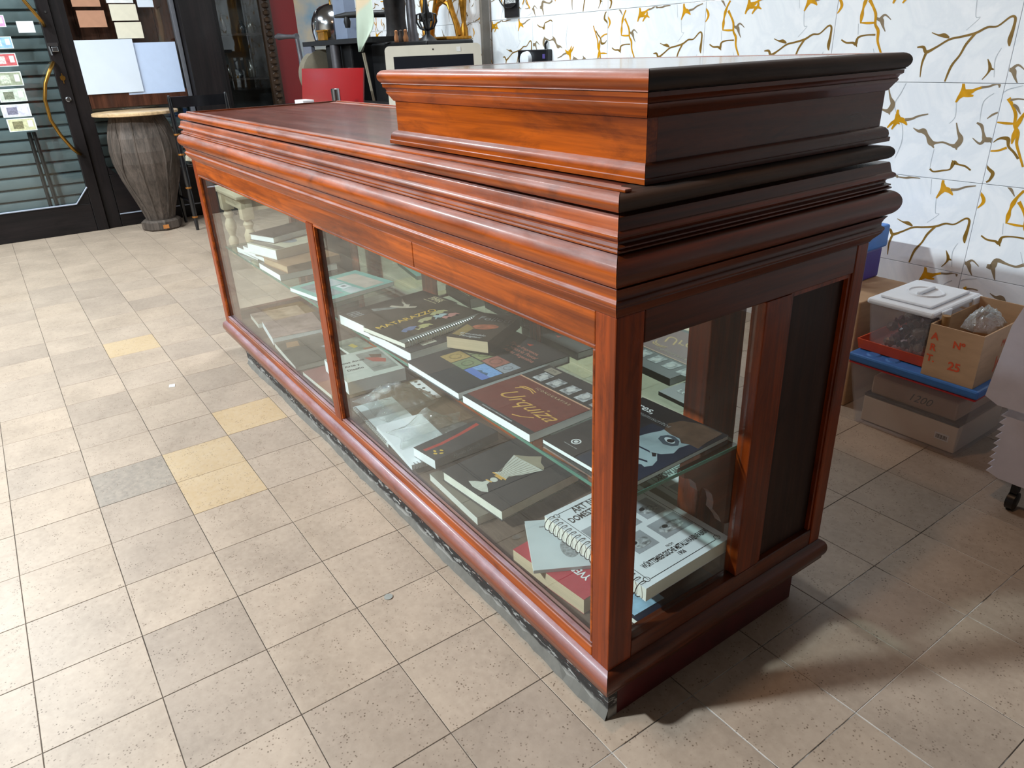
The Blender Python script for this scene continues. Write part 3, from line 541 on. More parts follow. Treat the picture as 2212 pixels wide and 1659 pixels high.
# beads round the front panes and the panes themselves
for (xa, xb) in ((-L + 0.045, -1.2125), (-1.1635, -0.045)):
    for nm, q in (('pane_bead', (xa, xb, 0.001, 0.010, ZR1 - 0.007, ZR1 - 0.0005)), ('pane_bead', (xa, xb, 0.001, 0.012, ZR0 + 0.0005, ZR0 + 0.009)),
                  ('pane_bead', (xa, xa + 0.006, 0.001, 0.010, ZR0 + 0.0095, ZR1 - 0.0075)), ('pane_bead', (xb - 0.006, xb, 0.001, 0.010, ZR0 + 0.0095, ZR1 - 0.0075))):
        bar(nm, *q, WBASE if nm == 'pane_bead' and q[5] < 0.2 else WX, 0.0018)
    B().box(xa + 0.001, xb - 0.001, 0.0125, 0.0165, ZR0 + 0.001, ZR1 - 0.001).obj('front_pane', GLASS, ctr)
# base
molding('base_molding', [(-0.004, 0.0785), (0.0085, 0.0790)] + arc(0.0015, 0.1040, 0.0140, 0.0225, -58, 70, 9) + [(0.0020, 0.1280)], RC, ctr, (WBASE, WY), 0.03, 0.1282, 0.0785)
B().box(-L + 0.004, -0.004, 0.004, D - 0.004, 0.1080, 0.1283).obj('case_floor', WIN, ctr)
pm, nt, p = base_mat('chipped plinth paint'); pv = mapped(nt, (1, 1, 3)); pn = noise(nt, pv, 26, 6, 0.7, 0.4)
c1 = ramp(nt, pn, [(0.40, lin((150, 148, 144))), (0.45, lin((34, 32, 32))), (0.60, lin((30, 28, 28))), (0.655, lin((70, 18, 20))), (0.68, lin((200, 196, 186)))])
grd = nn(nt, 'ShaderNodeSeparateXYZ'); nt.links.new(mapped(nt), grd.inputs[0])
jag = nn(nt, 'ShaderNodeMath', operation='ADD'); nz = nn(nt, 'ShaderNodeMath', operation='MULTIPLY'); nz.inputs[1].default_value = -0.03
nt.links.new(noise(nt, mapped(nt), 14, 6, 0.7), nz.inputs[0]); nt.links.new(grd.outputs[2], jag.inputs[0]); nt.links.new(nz.outputs[0], jag.inputs[1])
c1 = mixc(nt, ramp(nt, jag.outputs[0], [(0.002, (1, 1, 1)), (0.012, (0, 0, 0))]), c1, lin((146, 142, 136)))
nt.links.new(c1, p.inputs['Base Color']); p.inputs['Roughness'].default_value = 0.6; bump(nt, p, pn, 0.3, 0.003)
B().box(-2.195, -0.006, 0.008, 0.03, 0.0, 0.0782).obj('plinth_board', pm, ctr)
RP = M('dark red plinth paint', (84, 18, 18), 0.5, var=0.3, scale=18)
B().box(-0.028, -0.006, 0.0305, 0.549, 0.0, 0.0782).obj('plinth_board', RP, ctr)
B().box(-2.195, -2.173, 0.0305, 0.549, 0.0, 0.0782).obj('plinth_board', RP, ctr); B().box(-2.172, -0.0285, 0.53, 0.549, 0.0, 0.0782).obj('plinth_board', RP, ctr)
# cement smear along the plinth foot
sm = B(); rd = random.Random(4); n = 90
for i in range(n + 1):
    xa, xb = -2.19 + i * 2.184 / n, -2.19 + (i + 1) * 2.184 / n
    sm.v += [(xa, 0.0078, 0.016 + rd.uniform(-.006, .008)), (xa, 0.0078 - 0.006 - 0.003 * math.sin(i * 0.31) - rd.uniform(0.0, 0.003), 0.0007)]
    if i: k = len(sm.v); sm.f.append((k - 4, k - 3, k - 1, k - 2))
sm.obj('cement_smear', M('grey cement', (104, 99, 92), 0.9, var=0.12, scale=40), ctr)
# inside: back posts, mirrors, shelf, brackets
for (xa, xb, dy) in ((-2.395, -2.345, 0.02), (-1.80, -1.75, 0.02), (-1.268, -1.174, 0.02), (-0.702, -0.657, 0.02), (-0.181, -0.128, 0.10)):
    bar('back_post', xa + 0.02 if xa < -2.3 else xa, xb, 0.358, 0.358 + dy, 0.1287, 0.7905, WZ)
bar('back_post', -0.060, -0.031, 0.440, 0.458, 0.1287, 0.7905, M('black post', (18, 15, 14), 0.6))
for (xa, xb) in ((-1.749, -1.269), (-1.173, -0.703), (-0.656, -0.182)):
    B().box(xa, xb, 0.3600, 0.3640, 0.165, 0.745).obj('mirror_pane', MIRROR, ctr)
    bar('mirror_sill', xa, xb, 0.357, 0.37, 0.1287, 0.164, WX); bar('mirror_head', xa, xb, 0.357, 0.37, 0.746, 0.7905, WX)
SH = 0.452
B().box(-L + 0.05, -0.034, 0.048, 0.354, SH - 0.007, SH).obj('glass_shelf', GSHELF, ctr)
B().box(-L + 0.05, -0.034, 0.0465, 0.0478, SH - 0.0068, SH - 0.0002).box(-0.0338, -0.0326, 0.048, 0.354, SH - 0.0068, SH - 0.0002).obj('shelf_edge', GLEDGE, ctr)
bp = [(0.356, 0.4445), (0.205, 0.4445), (0.205, 0.432), (0.222, 0.424), (0.238, 0.408), (0.243, 0.392), (0.250, 0.386), (0.256, 0.392), (0.272, 0.382), (0.287, 0.364), (0.293, 0.345), (0.292, 0.330), (0.302, 0.318), (0.314, 0.302), (0.322, 0.286), (0.336, 0.276), (0.356, 0.272)]
for xa in (-0.052, -L + 0.034): B().prism(bp, 0, xa, xa + 0.016).obj('shelf_bracket', WY, ctr)
# raised till box on the near end
RB = (-0.7706, -0.0353, 0.0798, 0.6520)
rb = link(bpy.data.objects.new('raised_box', None), ctr); rb.location = (0, 0, 0); rb['label'] = 'raised moulded wooden box on the near end of the counter'
z0 = 0.9605
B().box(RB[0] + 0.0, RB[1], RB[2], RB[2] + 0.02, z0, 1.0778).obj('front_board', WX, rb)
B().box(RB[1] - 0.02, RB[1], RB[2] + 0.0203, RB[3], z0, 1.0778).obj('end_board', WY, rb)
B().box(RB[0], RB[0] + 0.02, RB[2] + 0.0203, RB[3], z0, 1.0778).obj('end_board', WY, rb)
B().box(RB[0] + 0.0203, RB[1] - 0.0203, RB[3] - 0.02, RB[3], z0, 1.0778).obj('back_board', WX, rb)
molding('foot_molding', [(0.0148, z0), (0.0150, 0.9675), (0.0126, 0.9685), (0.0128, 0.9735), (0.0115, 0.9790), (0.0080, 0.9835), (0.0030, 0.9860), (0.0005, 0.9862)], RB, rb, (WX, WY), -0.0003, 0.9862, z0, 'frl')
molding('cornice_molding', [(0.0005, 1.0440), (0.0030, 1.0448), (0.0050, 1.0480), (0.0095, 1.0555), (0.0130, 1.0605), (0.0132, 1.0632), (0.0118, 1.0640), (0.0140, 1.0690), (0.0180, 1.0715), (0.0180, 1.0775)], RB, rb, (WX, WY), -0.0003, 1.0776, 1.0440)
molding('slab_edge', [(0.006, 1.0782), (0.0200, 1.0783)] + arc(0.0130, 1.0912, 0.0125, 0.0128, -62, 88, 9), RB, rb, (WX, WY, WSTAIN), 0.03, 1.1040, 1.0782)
B().box(RB[0] + 0.0303, RB[1] - 0.0303, RB[2] + 0.0303, RB[3] - 0.0303, 1.0785, 1.1036).obj('slab_top', wood('dark slab top', 0, (70, 50, 44), (98, 74, 66), worn=(130, 118, 112), rough=(0.16, 0.26), coat=0.9), rb)
B().box(RB[0] + 0.021, RB[1] - 0.021, RB[2] + 0.021, RB[3] - 0.021, z0, z0 + 0.004).obj('box_floor', WX, rb)

# ------------------------------------------------------------------ books in the case
def book(name, label, cx, cy, z0, w, d, h, rot, cover, pages=PAGE, hard=True, spine='+y', cat='book', t=None):
    """closed book lying flat: cover boards with a spine, and a page block set back on three sides"""
    r = thing(name, label, cat, (cx, cy, z0), R(rot))
    t = t or (0.0022 if hard else 0.0007); ov = 0.003 if hard else 0.0004
    b = B(); X, Y = w / 2, d / 2
    b.box(-X, X, -Y, Y, 0, t); b.box(-X, X, -Y, Y, h - t, h)
    sp = {'+y': (-X, X, Y - t, Y), '-y': (-X, X, -Y, -Y + t), '+x': (X - t, X, -Y, Y), '-x': (-X, -X + t, -Y, Y)}
    if spine: b.box(*sp[spine], t, h - t)
    b.obj('cover', cover, r, world=False)
    px0, px1, py0, py1 = -X + ov, X - ov, -Y + ov, Y - ov
    if spine == '+y': py1 = Y - t
    if spine == '-y': py0 = -Y + t
    if spine == '+x': px1 = X - t
    if spine == '-x': px0 = -X + t
    B().box(px0, px1, py0, py1, t + .0001, h - t - .0001).obj('page_block', pages, r, world=False)
    r['w'] = w; r['d'] = d; r['h'] = h; return r
def patch(bk, pts, mat, lvl=1, name='cover_print'):
    """flat print on the top cover, in fractions of the cover (0..1)"""
    w, d, h = bk['w'], bk['d'], bk['h']
    return B().prism([((a - .5) * w, (b - .5) * d) for a, b in pts], 2, h + 0.0001, h + 0.0001 + 0.00018 * lvl).obj(name, mat, bk, world=False)
def rpatch(bk, a, b, c, d, mat, lvl=1, name='cover_print'): return patch(bk, [(a, c), (b, c), (b, d), (a, d)], mat, lvl, name)
def epatch(bk, a, b, ra, rb_, mat, lvl=1, n=18, rot=0, name='cover_print'):
    w, d = bk['w'], bk['d']; c, s = math.cos(rot), math.sin(rot)
    return patch(bk, [(a + (ra * math.cos(q) * c - rb_ * math.sin(q) * s), b + (ra * math.cos(q) * s + rb_ * math.sin(q) * c) * w / d) for q in [2 * math.pi * i / n for i in range(n)]], mat, lvl, name)
def title(bk, txt, a, b, size, mat, rot=0, lvl=3, shear=0.0, bold=0.0, sx=1.0):
    return put_text('cover_title', txt, size, mat, bk, ((a - .5) * bk['w'], (b - .5) * bk['d'], bk['h'] + 0.0001 + 0.00018 * lvl), (0, 0, R(rot)), shear, bold, sx)
def rings(bk, side, z, r, n, mat, wire=0.0009, inset=0.0):
    """wire binding: one ring per hole along one side"""
    w, d = bk['w'], bk['d']; b = B(); m = 12
    pts = [(r * math.cos(2 * math.pi * i / m), 0, r * math.sin(2 * math.pi * i / m)) for i in range(m)]
    b.tube(pts, wire, 5, True)
    for k in range(n):
        f = (k + 0.5) / n - 0.5
        if k == 0:
            o = b.obj('binding_ring', mat, bk, 40, False); o0 = o
        else: o = link(o0.copy(), bk)
        if side == '+x': o.location = (w / 2 - inset, f * d * 0.94, z)
        elif side == '-x': o.location = (-w / 2 + inset, f * d * 0.94, z)
        elif side == '-y': o.location = (f * w * 0.94, -d / 2 + inset, z); o.rotation_euler = (0, 0, R(90))
        elif side == '+y': o.location = (f * w * 0.94, d / 2 - inset, z); o.rotation_euler = (0, 0, R(90))

# --- upper glass shelf
bk = book('book', 'black booklet with a half face and the word manuscritos at the near shelf end', -0.160, 0.205, SH + 0.0005, 0.218, 0.272, 0.009, 2.0, BLACKC, PAGEW, False)
SKIN = M('blue grey face print', (150, 168, 172), 0.45, var=0.25, scale=18); HAIR = M('hair print', (60, 48, 42), 0.5, var=0.4, scale=50)
NIGHT = M('night blue print', (34, 44, 62), 0.4, var=0.2, scale=12); BROWNP = M('brown sleeve print', (92, 70, 56), 0.5, var=0.3, scale=40)
rpatch(bk, 0.42, 0.995, 0.01, 0.74, NIGHT, 1)
patch(bk, [(0.57, 0.73), (0.52, 0.82), (0.56, 0.92), (0.71, 0.985), (0.95, 0.985), (0.96, 0.8), (0.98, 0.7), (0.89, 0.7), (0.82, 0.68), (0.76, 0.72), (0.67, 0.71)], BROWNP, 2)
patch(bk, [(0.50, 0.50), (0.53, 0.61), (0.57, 0.70), (0.57, 0.73), (0.67, 0.71), (0.77, 0.71), (0.83, 0.67), (0.89, 0.70), (0.87, 0.61), (0.90, 0.53), (0.84, 0.46), (0.81, 0.45), (0.89, 0.38), (0.92, 0.31), (0.89, 0.26), (0.85, 0.27), (0.72, 0.22), (0.60, 0.28), (0.52, 0.36)], SKIN, 3)
patch(bk, [(0.65, 0.60), (0.63, 0.64), (0.66, 0.69), (0.72, 0.705), (0.80, 0.68), (0.84, 0.63), (0.81, 0.59), (0.74, 0.57)], M('shadowed eye print', (70, 82, 92), 0.45), 4)
epatch(bk, 0.735, 0.64, 0.062, 0.034, M('eye white print', (196, 206, 208), 0.4), 5, rot=-0.25); epatch(bk, 0.745, 0.64, 0.032, 0.032, INK, 6)
patch(bk, [(0.77, 0.43), (0.81, 0.445), (0.84, 0.41), (0.82, 0.395)], INK, 4); patch(bk, [(0.55, 0.43), (0.74, 0.435), (0.77, 0.42), (0.55, 0.415)], NIGHT, 4); patch(bk, [(0.70, 0.30), (0.84, 0.33), (0.86, 0.315), (0.72, 0.285)], NIGHT, 4)
title(bk, 'res,', 0.20, 0.875, 0.030, WHITE, 0, 3, 0, 0.0004); title(bk, 'manuscritos', 0.385, 0.79, 0.017, GREYP, 0, 3, 0.2)
B().lathe((-0.060, -0.095, 0.0092), [(0.010, 0), (0.010, 0.0003), (0.0072, 0.0003), (0.0072, 0)], 20, cap=False).lathe((-0.060, -0.095, 0.0092), [(0.0045, 0), (0.0045, 0.0003)], 14).obj('cover_emblem', WHITE, bk, world=False)
rpatch(bk, 0.16, 0.32, 0.085, 0.09, GREYP, 2)
bk = book('book', 'maroon and black book with gold script title and a strip of portraits', -0.400, 0.163, SH + 0.0005, 0.229, 0.240, 0.018, 2.0, CHAR, PAGEW, False)
rpatch(bk, 0.0, 1.0, 0.055, 0.645, MAROON, 1); rpatch(bk, 0.0, 1.0, 0.645, 0.662, M('salmon line', (206, 160, 130), 0.5), 2)
for k in range(5): rpatch(bk, 0.12 + k * 0.20, 0.255 + k * 0.20, 0.70, 0.86, PHOTO, 2, 'portrait_print'); epatch(bk, 0.187 + k * 0.20, 0.785, 0.035, 0.05, M('portrait face print', (206, 204, 200), 0.45, var=0.2, scale=90), 3, 12, name='portrait_print')
rpatch(bk, 0.07, 0.24, 0.88, 0.97, M('price label', (150, 140, 124), 0.6), 3)
title(bk, '1771', 0.155, 0.925, 0.011, INK, 0, 4)
title(bk, 'Urquiza', 0.56, 0.31, 0.056, GOLDP, -2, 3, 0.5, -0.0002, 0.98)
for q in range(2): patch(bk, [(0.20, 0.44 + q * .05), (0.24, 0.50 + q * .03), (0.33, 0.52 + q * .02), (0.42, 0.49 + q * .03), (0.415, 0.482 + q * .03), (0.33, 0.508 + q * .02), (0.245, 0.487 + q * .03), (0.21, 0.435 + q * .05)], GOLDP, 3)
patch(bk, [(0.62, 0.10), (0.70, 0.13), (0.80, 0.20), (0.79, 0.205), (0.70, 0.14), (0.61, 0.11)], GOLDP, 3)
title(bk, 'I C O N O G R A F I A S', 0.58, 0.575, 0.0105, CREAM, 0, 3)
rpatch(bk, 0.28, 0.72, 0.022, 0.034, GREYP, 2)
bk = book('book', 'large charcoal postal history book with coloured stamps on its cover', -0.640, 0.190, SH + 0.0005, 0.228, 0.312, 0.020, 1.0, CHAR, PAGEW)
for a, b, c, d, colr in ((0.13, 0.35, 0.24, 0.42, (166, 138, 82)), (0.365, 0.58, 0.24, 0.42, (116, 130, 96)), (0.595, 0.92, 0.24, 0.42, (112, 158, 208)), (0.31, 0.50, 0.435, 0.585, (136, 140, 98)), (0.515, 0.75, 0.435, 0.58, (160, 100, 88)), (0.765, 0.93, 0.43, 0.58, (150, 158, 166)), (0.13, 0.295, 0.435, 0.56, (146, 146, 112))):
    rpatch(bk, a, b, c, d, M('stamp %d %d' % colr[:2], colr, 0.5, var=0.15, scale=160), 1, 'stamp_print')
    if colr[2] != 208:
        epatch(bk, (a + b) / 2, (c + d) / 2, (b - a) * 0.32, (b - a) * 0.32, M('stamp ring %d %d' % colr[:2], tuple(int(q * 0.82) for q in colr), 0.5, var=0.3, scale=200), 2, name='stamp_print')
        epatch(bk, (a + b) / 2, (c + d) / 2, (b - a) * 0.22, (b - a) * 0.24, M('stamp %d %d' % colr[:2], colr), 3, name='stamp_print')
rpatch(bk, 0.595, 0.92, 0.24, 0.31, M('sea print', (92, 122, 190), 0.5, var=0.1, scale=30), 2, 'stamp_print')
patch(bk, [(0.68, 0.31), (0.73, 0.335), (0.77, 0.32), (0.82, 0.34), (0.86, 0.31), (0.76, 0.305)], M('isle print', (50, 92, 120), 0.5), 3)
for k, s in enumerate(('Tipos Impresos,', 'a Historia Postal', 'Aérea Argentina')): title(bk, s, 0.55 + 0.05 * k, 0.822 - k * 0.057, 0.0175, SALMON, 0, 3, 0, 0.0002)
patch(bk, [(0.45, 0.90), (0.53, 0.925), (0.53, 0.885)], M('red triangle', (176, 70, 56), 0.5), 2)
bk = book('book', 'dark hardcover with white page edges under the toy car spiral book', -0.888, 0.178, SH + 0.0005, 0.209, 0.262, 0.0285, 4.0, CHAR, PAGEW)
rpatch(bk, 0.80, 0.93, 0.18, 0.34, M('cream label', (196, 190, 170), 0.5), 1)
bk = book('magazine', 'thick brown black magazine with a dancer on its cover', -1.092, 0.186, SH + 0.0005, 0.170, 0.288, 0.0285, 6.0, M('umber cover', (62, 52, 42), 0.4), PAGEW, False, cat='magazine')
title(bk, 'FMR', 0.62, 0.90, 0.030, CREAM, 0, 3, 0, 0.0003)
rpatch(bk, 0.42, 0.84, 0.955, 0.960, CREAM, 2); rpatch(bk, 0.42, 0.84, 0.835, 0.840, CREAM, 2)
DN = M('dancer print', (190, 178, 158), 0.5, var=0.2, scale=50)
patch(bk, [(0.30, 0.50), (0.50, 0.56), (0.66, 0.66), (0.70, 0.62), (0.54, 0.52), (0.34, 0.46)], DN, 2); patch(bk, [(0.12, 0.70), (0.30, 0.645), (0.52, 0.60), (0.53, 0.58), (0.30, 0.62), (0.12, 0.685)], DN, 2)
patch(bk, [(0.42, 0.60), (0.50, 0.64), (0.56, 0.60), (0.50, 0.56)], DN, 3); patch(bk, [(0.2, 0.30), (0.44, 0.52), (0.50, 0.50), (0.34, 0.28)], M('veil print', (120, 122, 118), 0.5, var=0.3, scale=60), 1)
for k in range(4): rpatch(bk, 0.12 + 0.07 * k, 0.15 + 0.07 * k, 0.05, 0.17, GREYP, 2)
zz = SH + 0.0005 + 0.0290
bk = book('spiral_book', 'spiral bound dark book showing toy cars under a gold title', -0.915, 0.180, zz, 0.180, 0.276, 0.013, 9.0, M('dark olive cover', (58, 50, 38), 0.4), PAGE, False, None, t=0.0012)
title(bk, 'MATARAZZO', 0.24, 0.40, 0.031, GOLDY, 90, 3, 0, 0.0005, 1.02)
CARS = ((0.60, 0.26, (96, 112, 150)), (0.66, 0.38, (186, 178, 120)), (0.46, 0.52, (180, 172, 128)), (0.50, 0.66, (170, 190, 190)), (0.60, 0.74, (190, 130, 120)), (0.36, 0.72, (176, 170, 120)))
for k, (a, b, colr) in enumerate(CARS):
    cm = M('toy car print %d' % k, colr, 0.45, var=0.15, scale=60)
    patch(bk, [(a + .07, b - .09), (a - .01, b - .10), (a - .06, b - .05), (a - .07, b + .03), (a - .02, b + .08), (a + .06, b + .09)], cm, 2, 'toy_car_print')
    epatch(bk, a + .07, b - .05, .028, .028, INK, 3, 12); epatch(bk, a + .07, b + .05, .028, .028, INK, 3, 12)
rpatch(bk, 0.86, 0.99, 0.0, 1.0, M('clear strip print', (110, 112, 106), 0.3), 1)
rings(bk, '+x', 0.0096, 0.0085, 34, M('pale wire', (176, 184, 180), 0.3, 0.8), 0.0010, 0.002)
bk = book('paperback', 'thick paperback with yellowed pages lying askew beside the spiral book', -0.738, 0.246, zz, 0.112, 0.182, 0.030, 30.0, M('paperback cover', (64, 54, 46), 0.35), PAGEO, False, '+x', 'book')
epatch(bk, 0.55, 0.48, 0.30, 0.16, M('fire print', (176, 96, 66), 0.45, var=0.4, scale=45), 1, rot=0.3); patch(bk, [(0.05, 0.1), (0.3, 0.08), (0.35, 0.4), (0.08, 0.5)], M('ochre print', (150, 126, 76), 0.45), 1)
title(bk, 'Follett', 0.56, 0.78, 0.036, GREYP, 0, 3); title(bk, 'El escándalo', 0.5, 0.17, 0.014, WHITE, 0, 3, .2); title(bk, 'Modigliani', 0.5, 0.09, 0.014, WHITE, 0, 3, .2)
bk = book('booklet', 'pale teal booklet with drawings and photos on the glass shelf', -1.470, 0.176, SH + 0.0005, 0.218, 0.250, 0.013, 10.0, TEAL, PAGEW, False, cat='booklet')
rpatch(bk, 0.12, 0.86, 0.08, 0.32, M('misty photo print', (142, 146, 146), 0.5, var=0.4, scale=22), 1); rpatch(bk, 0.10, 0.46, 0.36, 0.56, GREYC, 1); rpatch(bk, 0.50, 0.70, 0.40, 0.54, WHITEC, 1); rpatch(bk, 0.72, 0.98, 0.36, 0.54, GREYC, 1)
rpatch(bk, 0.16, 0.92, 0.60, 0.90, M('rosy photo print', (196, 180, 166), 0.5, var=0.2, scale=14), 1); rpatch(bk, 0.55, 0.63, 0.44, 0.5, GREYP, 2)
tag(B().box(-0.030, 0.030, -0.022, 0.022, 0, 0.0012).prism([(-0.024, 0.022), (-0.018, 0.034), (-0.012, 0.022)], 2, 0, 0.0012).obj('price_tag', M('cream tag', (190, 176, 136), 0.7), loc=(-1.20, 0.325, SH + 0.0005), world=False), 'small cream price tag by the back post on the glass shelf', 'tag')
# stack at the far end of the shelf
Z1 = SH + 0.0005
bk = book('book', 'grey topped book, lowest of the far shelf stack', -1.800, 0.150, Z1, 0.212, 0.205, 0.021, 1.0, M('taupe cover', (98, 88, 80), 0.4), PAGEW, False)
rpatch(bk, 0.2, 0.6, 0.1, 0.3, GREYP, 1)
book('book', 'thin book with white pages sticking out furthest left on the glass shelf', -2.125, 0.160, Z1, 0.190, 0.190, 0.021, 6.0, M('grey drab cover', (120, 114, 104), 0.5), PAGEW, False)
Z2 = Z1 + 0.0213
book('book', 'brown spined book with tan fore edge in the far shelf stack', -1.795, 0.165, Z2, 0.190, 0.200, 0.025, 7.0, TANC, M('tan pages', (186, 158, 124), 0.8), True, '+x')
book('book', 'white magazine fanned out beneath the oval print book in the far stack', -2.000, 0.150, Z2, 0.205, 0.185, 0.025, 4.0, M('soft grey cover', (168, 164, 158), 0.5), PAGEW, False)
Z3 = Z2 + 0.0254
bk = book('book', 'thick white paged book with an oval blue print on its cream cover', -1.908, 0.158, Z3, 0.188, 0.205, 0.034, 13.0, M('ivory cover', (196, 190, 166), 0.5), PAGEW, False)
epatch(bk, 0.52, 0.52, 0.22, 0.15, M('blue engraving', (120, 132, 142), 0.5, var=0.5, scale=70), 1); rpatch(bk, 0.02, 0.98, 0.05, 0.2, M('umber band', (110, 100, 88), 0.5), 1)
book('book', 'dark hardcover on top of the far shelf stack', -1.990, 0.185, Z3 + 0.0343, 0.135, 0.215, 0.024, 20.0, M('dark plum cover', (50, 42, 44), 0.35), PAGEW)

# --- case floor
F0 = 0.1288
bk = book('catalogue', 'crimson stamp catalogue with upside down white title on the case floor', -0.250, 0.150, F0, 0.212, 0.200, 0.036, 5.0, REDC, PAGEO, False, cat='book')
title(bk, 'YVERT & TELLIER', 0.46, 0.26, 0.026, WHITE, 180, 3, 0, 0.0006, 0.8); title(bk, 'CATALOGUE', 0.62, 0.42, 0.013, CREAM, 180, 3)
book('booklet', 'navy blue booklet under the white spiral book by the near end', -0.088, 0.225, F0, 0.100, 0.215, 0.012, 2.0, NAVY, PAGE, False, cat='booklet')
tag(B().box(-0.022, 0.022, -0.04, 0.04, 0, 0.001).obj('leaflet', M('sky leaflet', (150, 186, 206), 0.5, var=0.3, scale=30), loc=(-0.085, 0.165, F0 + 0.0124), world=False), 'small sky blue leaflet lying on the navy booklet', 'leaflet')
bk = book('booklet', 'pale grey booklet lying askew on the crimson catalogue', -0.300, 0.122, F0 + 0.0366, 0.170, 0.118, 0.008, -30.0, GREYC, PAGE, False, '+x', 'booklet')
epatch(bk, 0.62, 0.72, 0.2, 0.12, GREYP, 1); rpatch(bk, 0.14, 0.165, 0.25, 0.72, GREYP, 2)
book('book', 'dark hardcover wedged under the white spiral bound art book', -0.160, 0.262, F0 + 0.0451, 0.190, 0.170, 0.030, 2.0, BLACKC, PAGE)
zb = F0 + 0.0451 + 0.0304
bk = book('spiral_book', 'white spiral bound art metalware book with black lettering at the near end', -0.179, 0.232, zb, 0.294, 0.238, 0.030, 1.5, WHITEC, PAGE, False, None, t=0.0012)
LN = INK
for a, b, c, d in ((0.05, 0.95, 0.085, 0.090), (0.05, 0.95, 0.930, 0.935), (0.045, 0.05, 0.11, 0.89), (0.95, 0.955, 0.11, 0.89)): rpatch(bk, a, b, c, d, LN, 1, 'border_print')
for a, b in ((0.06, 0.08), (0.06, 0.92), (0.94, 0.08), (0.94, 0.92)):
    B().lathe(((a - .5) * 0.294, (b - .5) * 0.238, 0.0301), [(0.007, 0), (0.007, 0.0003), (0.0058, 0.0003), (0.0058, 0)], 16, cap=False).obj('border_print', LN, bk, world=False)
title(bk, 'ART NOUVEAU', 0.085, 0.53, 0.030, INK, 90, 3, 0, 0.0005, 0.66); title(bk, 'DOMESTIC METALWORK', 0.17, 0.51, 0.025, INK, 90, 3, 0, 0.0005, 0.66)
title(bk, 'FROM', 0.795, 0.54, 0.009, INK, 90, 3, 0, 0, 0.8); title(bk, 'WÜRTTEMBERGISCHE METALLWARENFABRIK', 0.845, 0.545, 0.019, INK, 90, 3, 0, 0.0005, 0.47); title(bk, '1906', 0.900, 0.54, 0.014, INK, 90, 3, 0, 0.0003, 0.7)
for a, b, c, d in ((0.30, 0.50, 0.66, 0.90), (0.55, 0.735, 0.58, 0.92), (0.55, 0.735, 0.26, 0.50), (0.30, 0.50, 0.36, 0.60), (0.30, 0.50, 0.10, 0.32)):
    rpatch(bk, a, b, c, d, M('grey halftone print', (150, 152, 156), 0.5, var=0.2, scale=18), 1, 'photo_print')
    epatch(bk, (a + b) / 2 + 0.01, (c + d) / 2, 0.045, (d - c) * 0.34, M('metalware print', (40, 40, 44), 0.4, rgb2=(200, 202, 204), scale=75), 2, name='photo_print')
    epatch(bk, (a + b) / 2 + 0.04, (c + d) / 2, 0.02, (d - c) * 0.28, PHOTO, 3, name='photo_print'); epatch(bk, (a + b) / 2 - 0.01, (c + d) / 2 - 0.05, 0.018, 0.025, INK, 3, name='photo_print')
rings(bk, '-y', 0.0175, 0.0165, 20, M('black wire', (26, 26, 28), 0.35, 0.5), 0.0009, 0.004)
bk = book('book', 'pale paged brown book under the black goblet book', -0.625, 0.165, F0, 0.240, 0.215, 0.0215, -2.0, M('drab brown cover', (104, 96, 84), 0.5), PAGE, False)
bk = book('book', 'black hardcover showing a ribbed white glass goblet', -0.588, 0.205, F0 + 0.0220, 0.238, 0.250, 0.030, 4.5, CHAR, M('ivory pages', (232, 230, 214), 0.8))
GB = M('ribbed glass print', (206, 204, 190), 0.45, var=0.12, scale=10, stretch=(40, 6, 1)); GS = M('goblet shade print', (150, 140, 118), 0.45, var=0.2, scale=16)
patch(bk, [(0.36, 0.08), (0.47, 0.05), (0.60, 0.06), (0.66, 0.10), (0.60, 0.14), (0.54, 0.17), (0.52, 0.23), (0.48, 0.22), (0.47, 0.17), (0.41, 0.13)], GB, 2, 'goblet_print')
epatch(bk, 0.52, 0.275, 0.045, 0.036, GB, 3, name='goblet_print'); patch(bk, [(0.46, 0.215), (0.54, 0.225), (0.54, 0.240), (0.46, 0.230)], GOLDP, 3, 'goblet_print')
patch(bk, [(0.46, 0.325), (0.58, 0.325), (0.57, 0.345), (0.47, 0.345)], GOLDP, 3, 'goblet_print')
patch(bk, [(0.41, 0.36), (0.60, 0.36), (0.575, 0.42), (0.64, 0.52), (0.73, 0.74), (0.54, 0.73), (0.40, 0.72), (0.28, 0.72), (0.38, 0.52), (0.45, 0.42)], GB, 2, 'goblet_print')
patch(bk, [(0.28, 0.72), (0.40, 0.72), (0.54, 0.73), (0.73, 0.75), (0.69, 0.79), (0.60, 0.82), (0.51, 0.91), (0.42, 0.82)], GS, 3, 'goblet_print')
patch(bk, [(0.40, 0.345), (0.61, 0.352), (0.60, 0.368), (0.41, 0.362)], GOLDP, 4, 'goblet_print')
for k in range(9):
    t = (k + 0.5) / 9; xa = 0.43 + 0.15 * t; xb = 0.30 + 0.41 * t
    patch(bk, [(xa, 0.37), (xa + 0.005, 0.37), (xb + 0.007, 0.715), (xb, 0.715)], GS, 3, 'goblet_print')
bk = book('notebook', 'spiral bound pad lying open edged beneath the clear plastic bag', -1.110, 0.128, F0, 0.285, 0.130, 0.011, -4.0, GREYC, PAGE, False, None, 'notebook', t=0.001)
rings(bk, '-y', 0.0078, 0.0068, 40, M('bronze wire', (110, 96, 78), 0.4, 0.6), 0.0009, 0.002)
bk = book('notebook', 'white spiral pad under the black and red book', -0.930, 0.122, F0 + 0.0118, 0.262, 0.140, 0.015, -5.0, WHITEC, PAGEW, False, None, 'notebook', t=0.001)
rings(bk, '+x', 0.0096, 0.0085, 14, M('grey wire', (120, 120, 122), 0.35, 0.6), 0.0009, 0.003); title(bk, 'T', 0.8, 0.4, 0.018, GREYP, 0, 2)
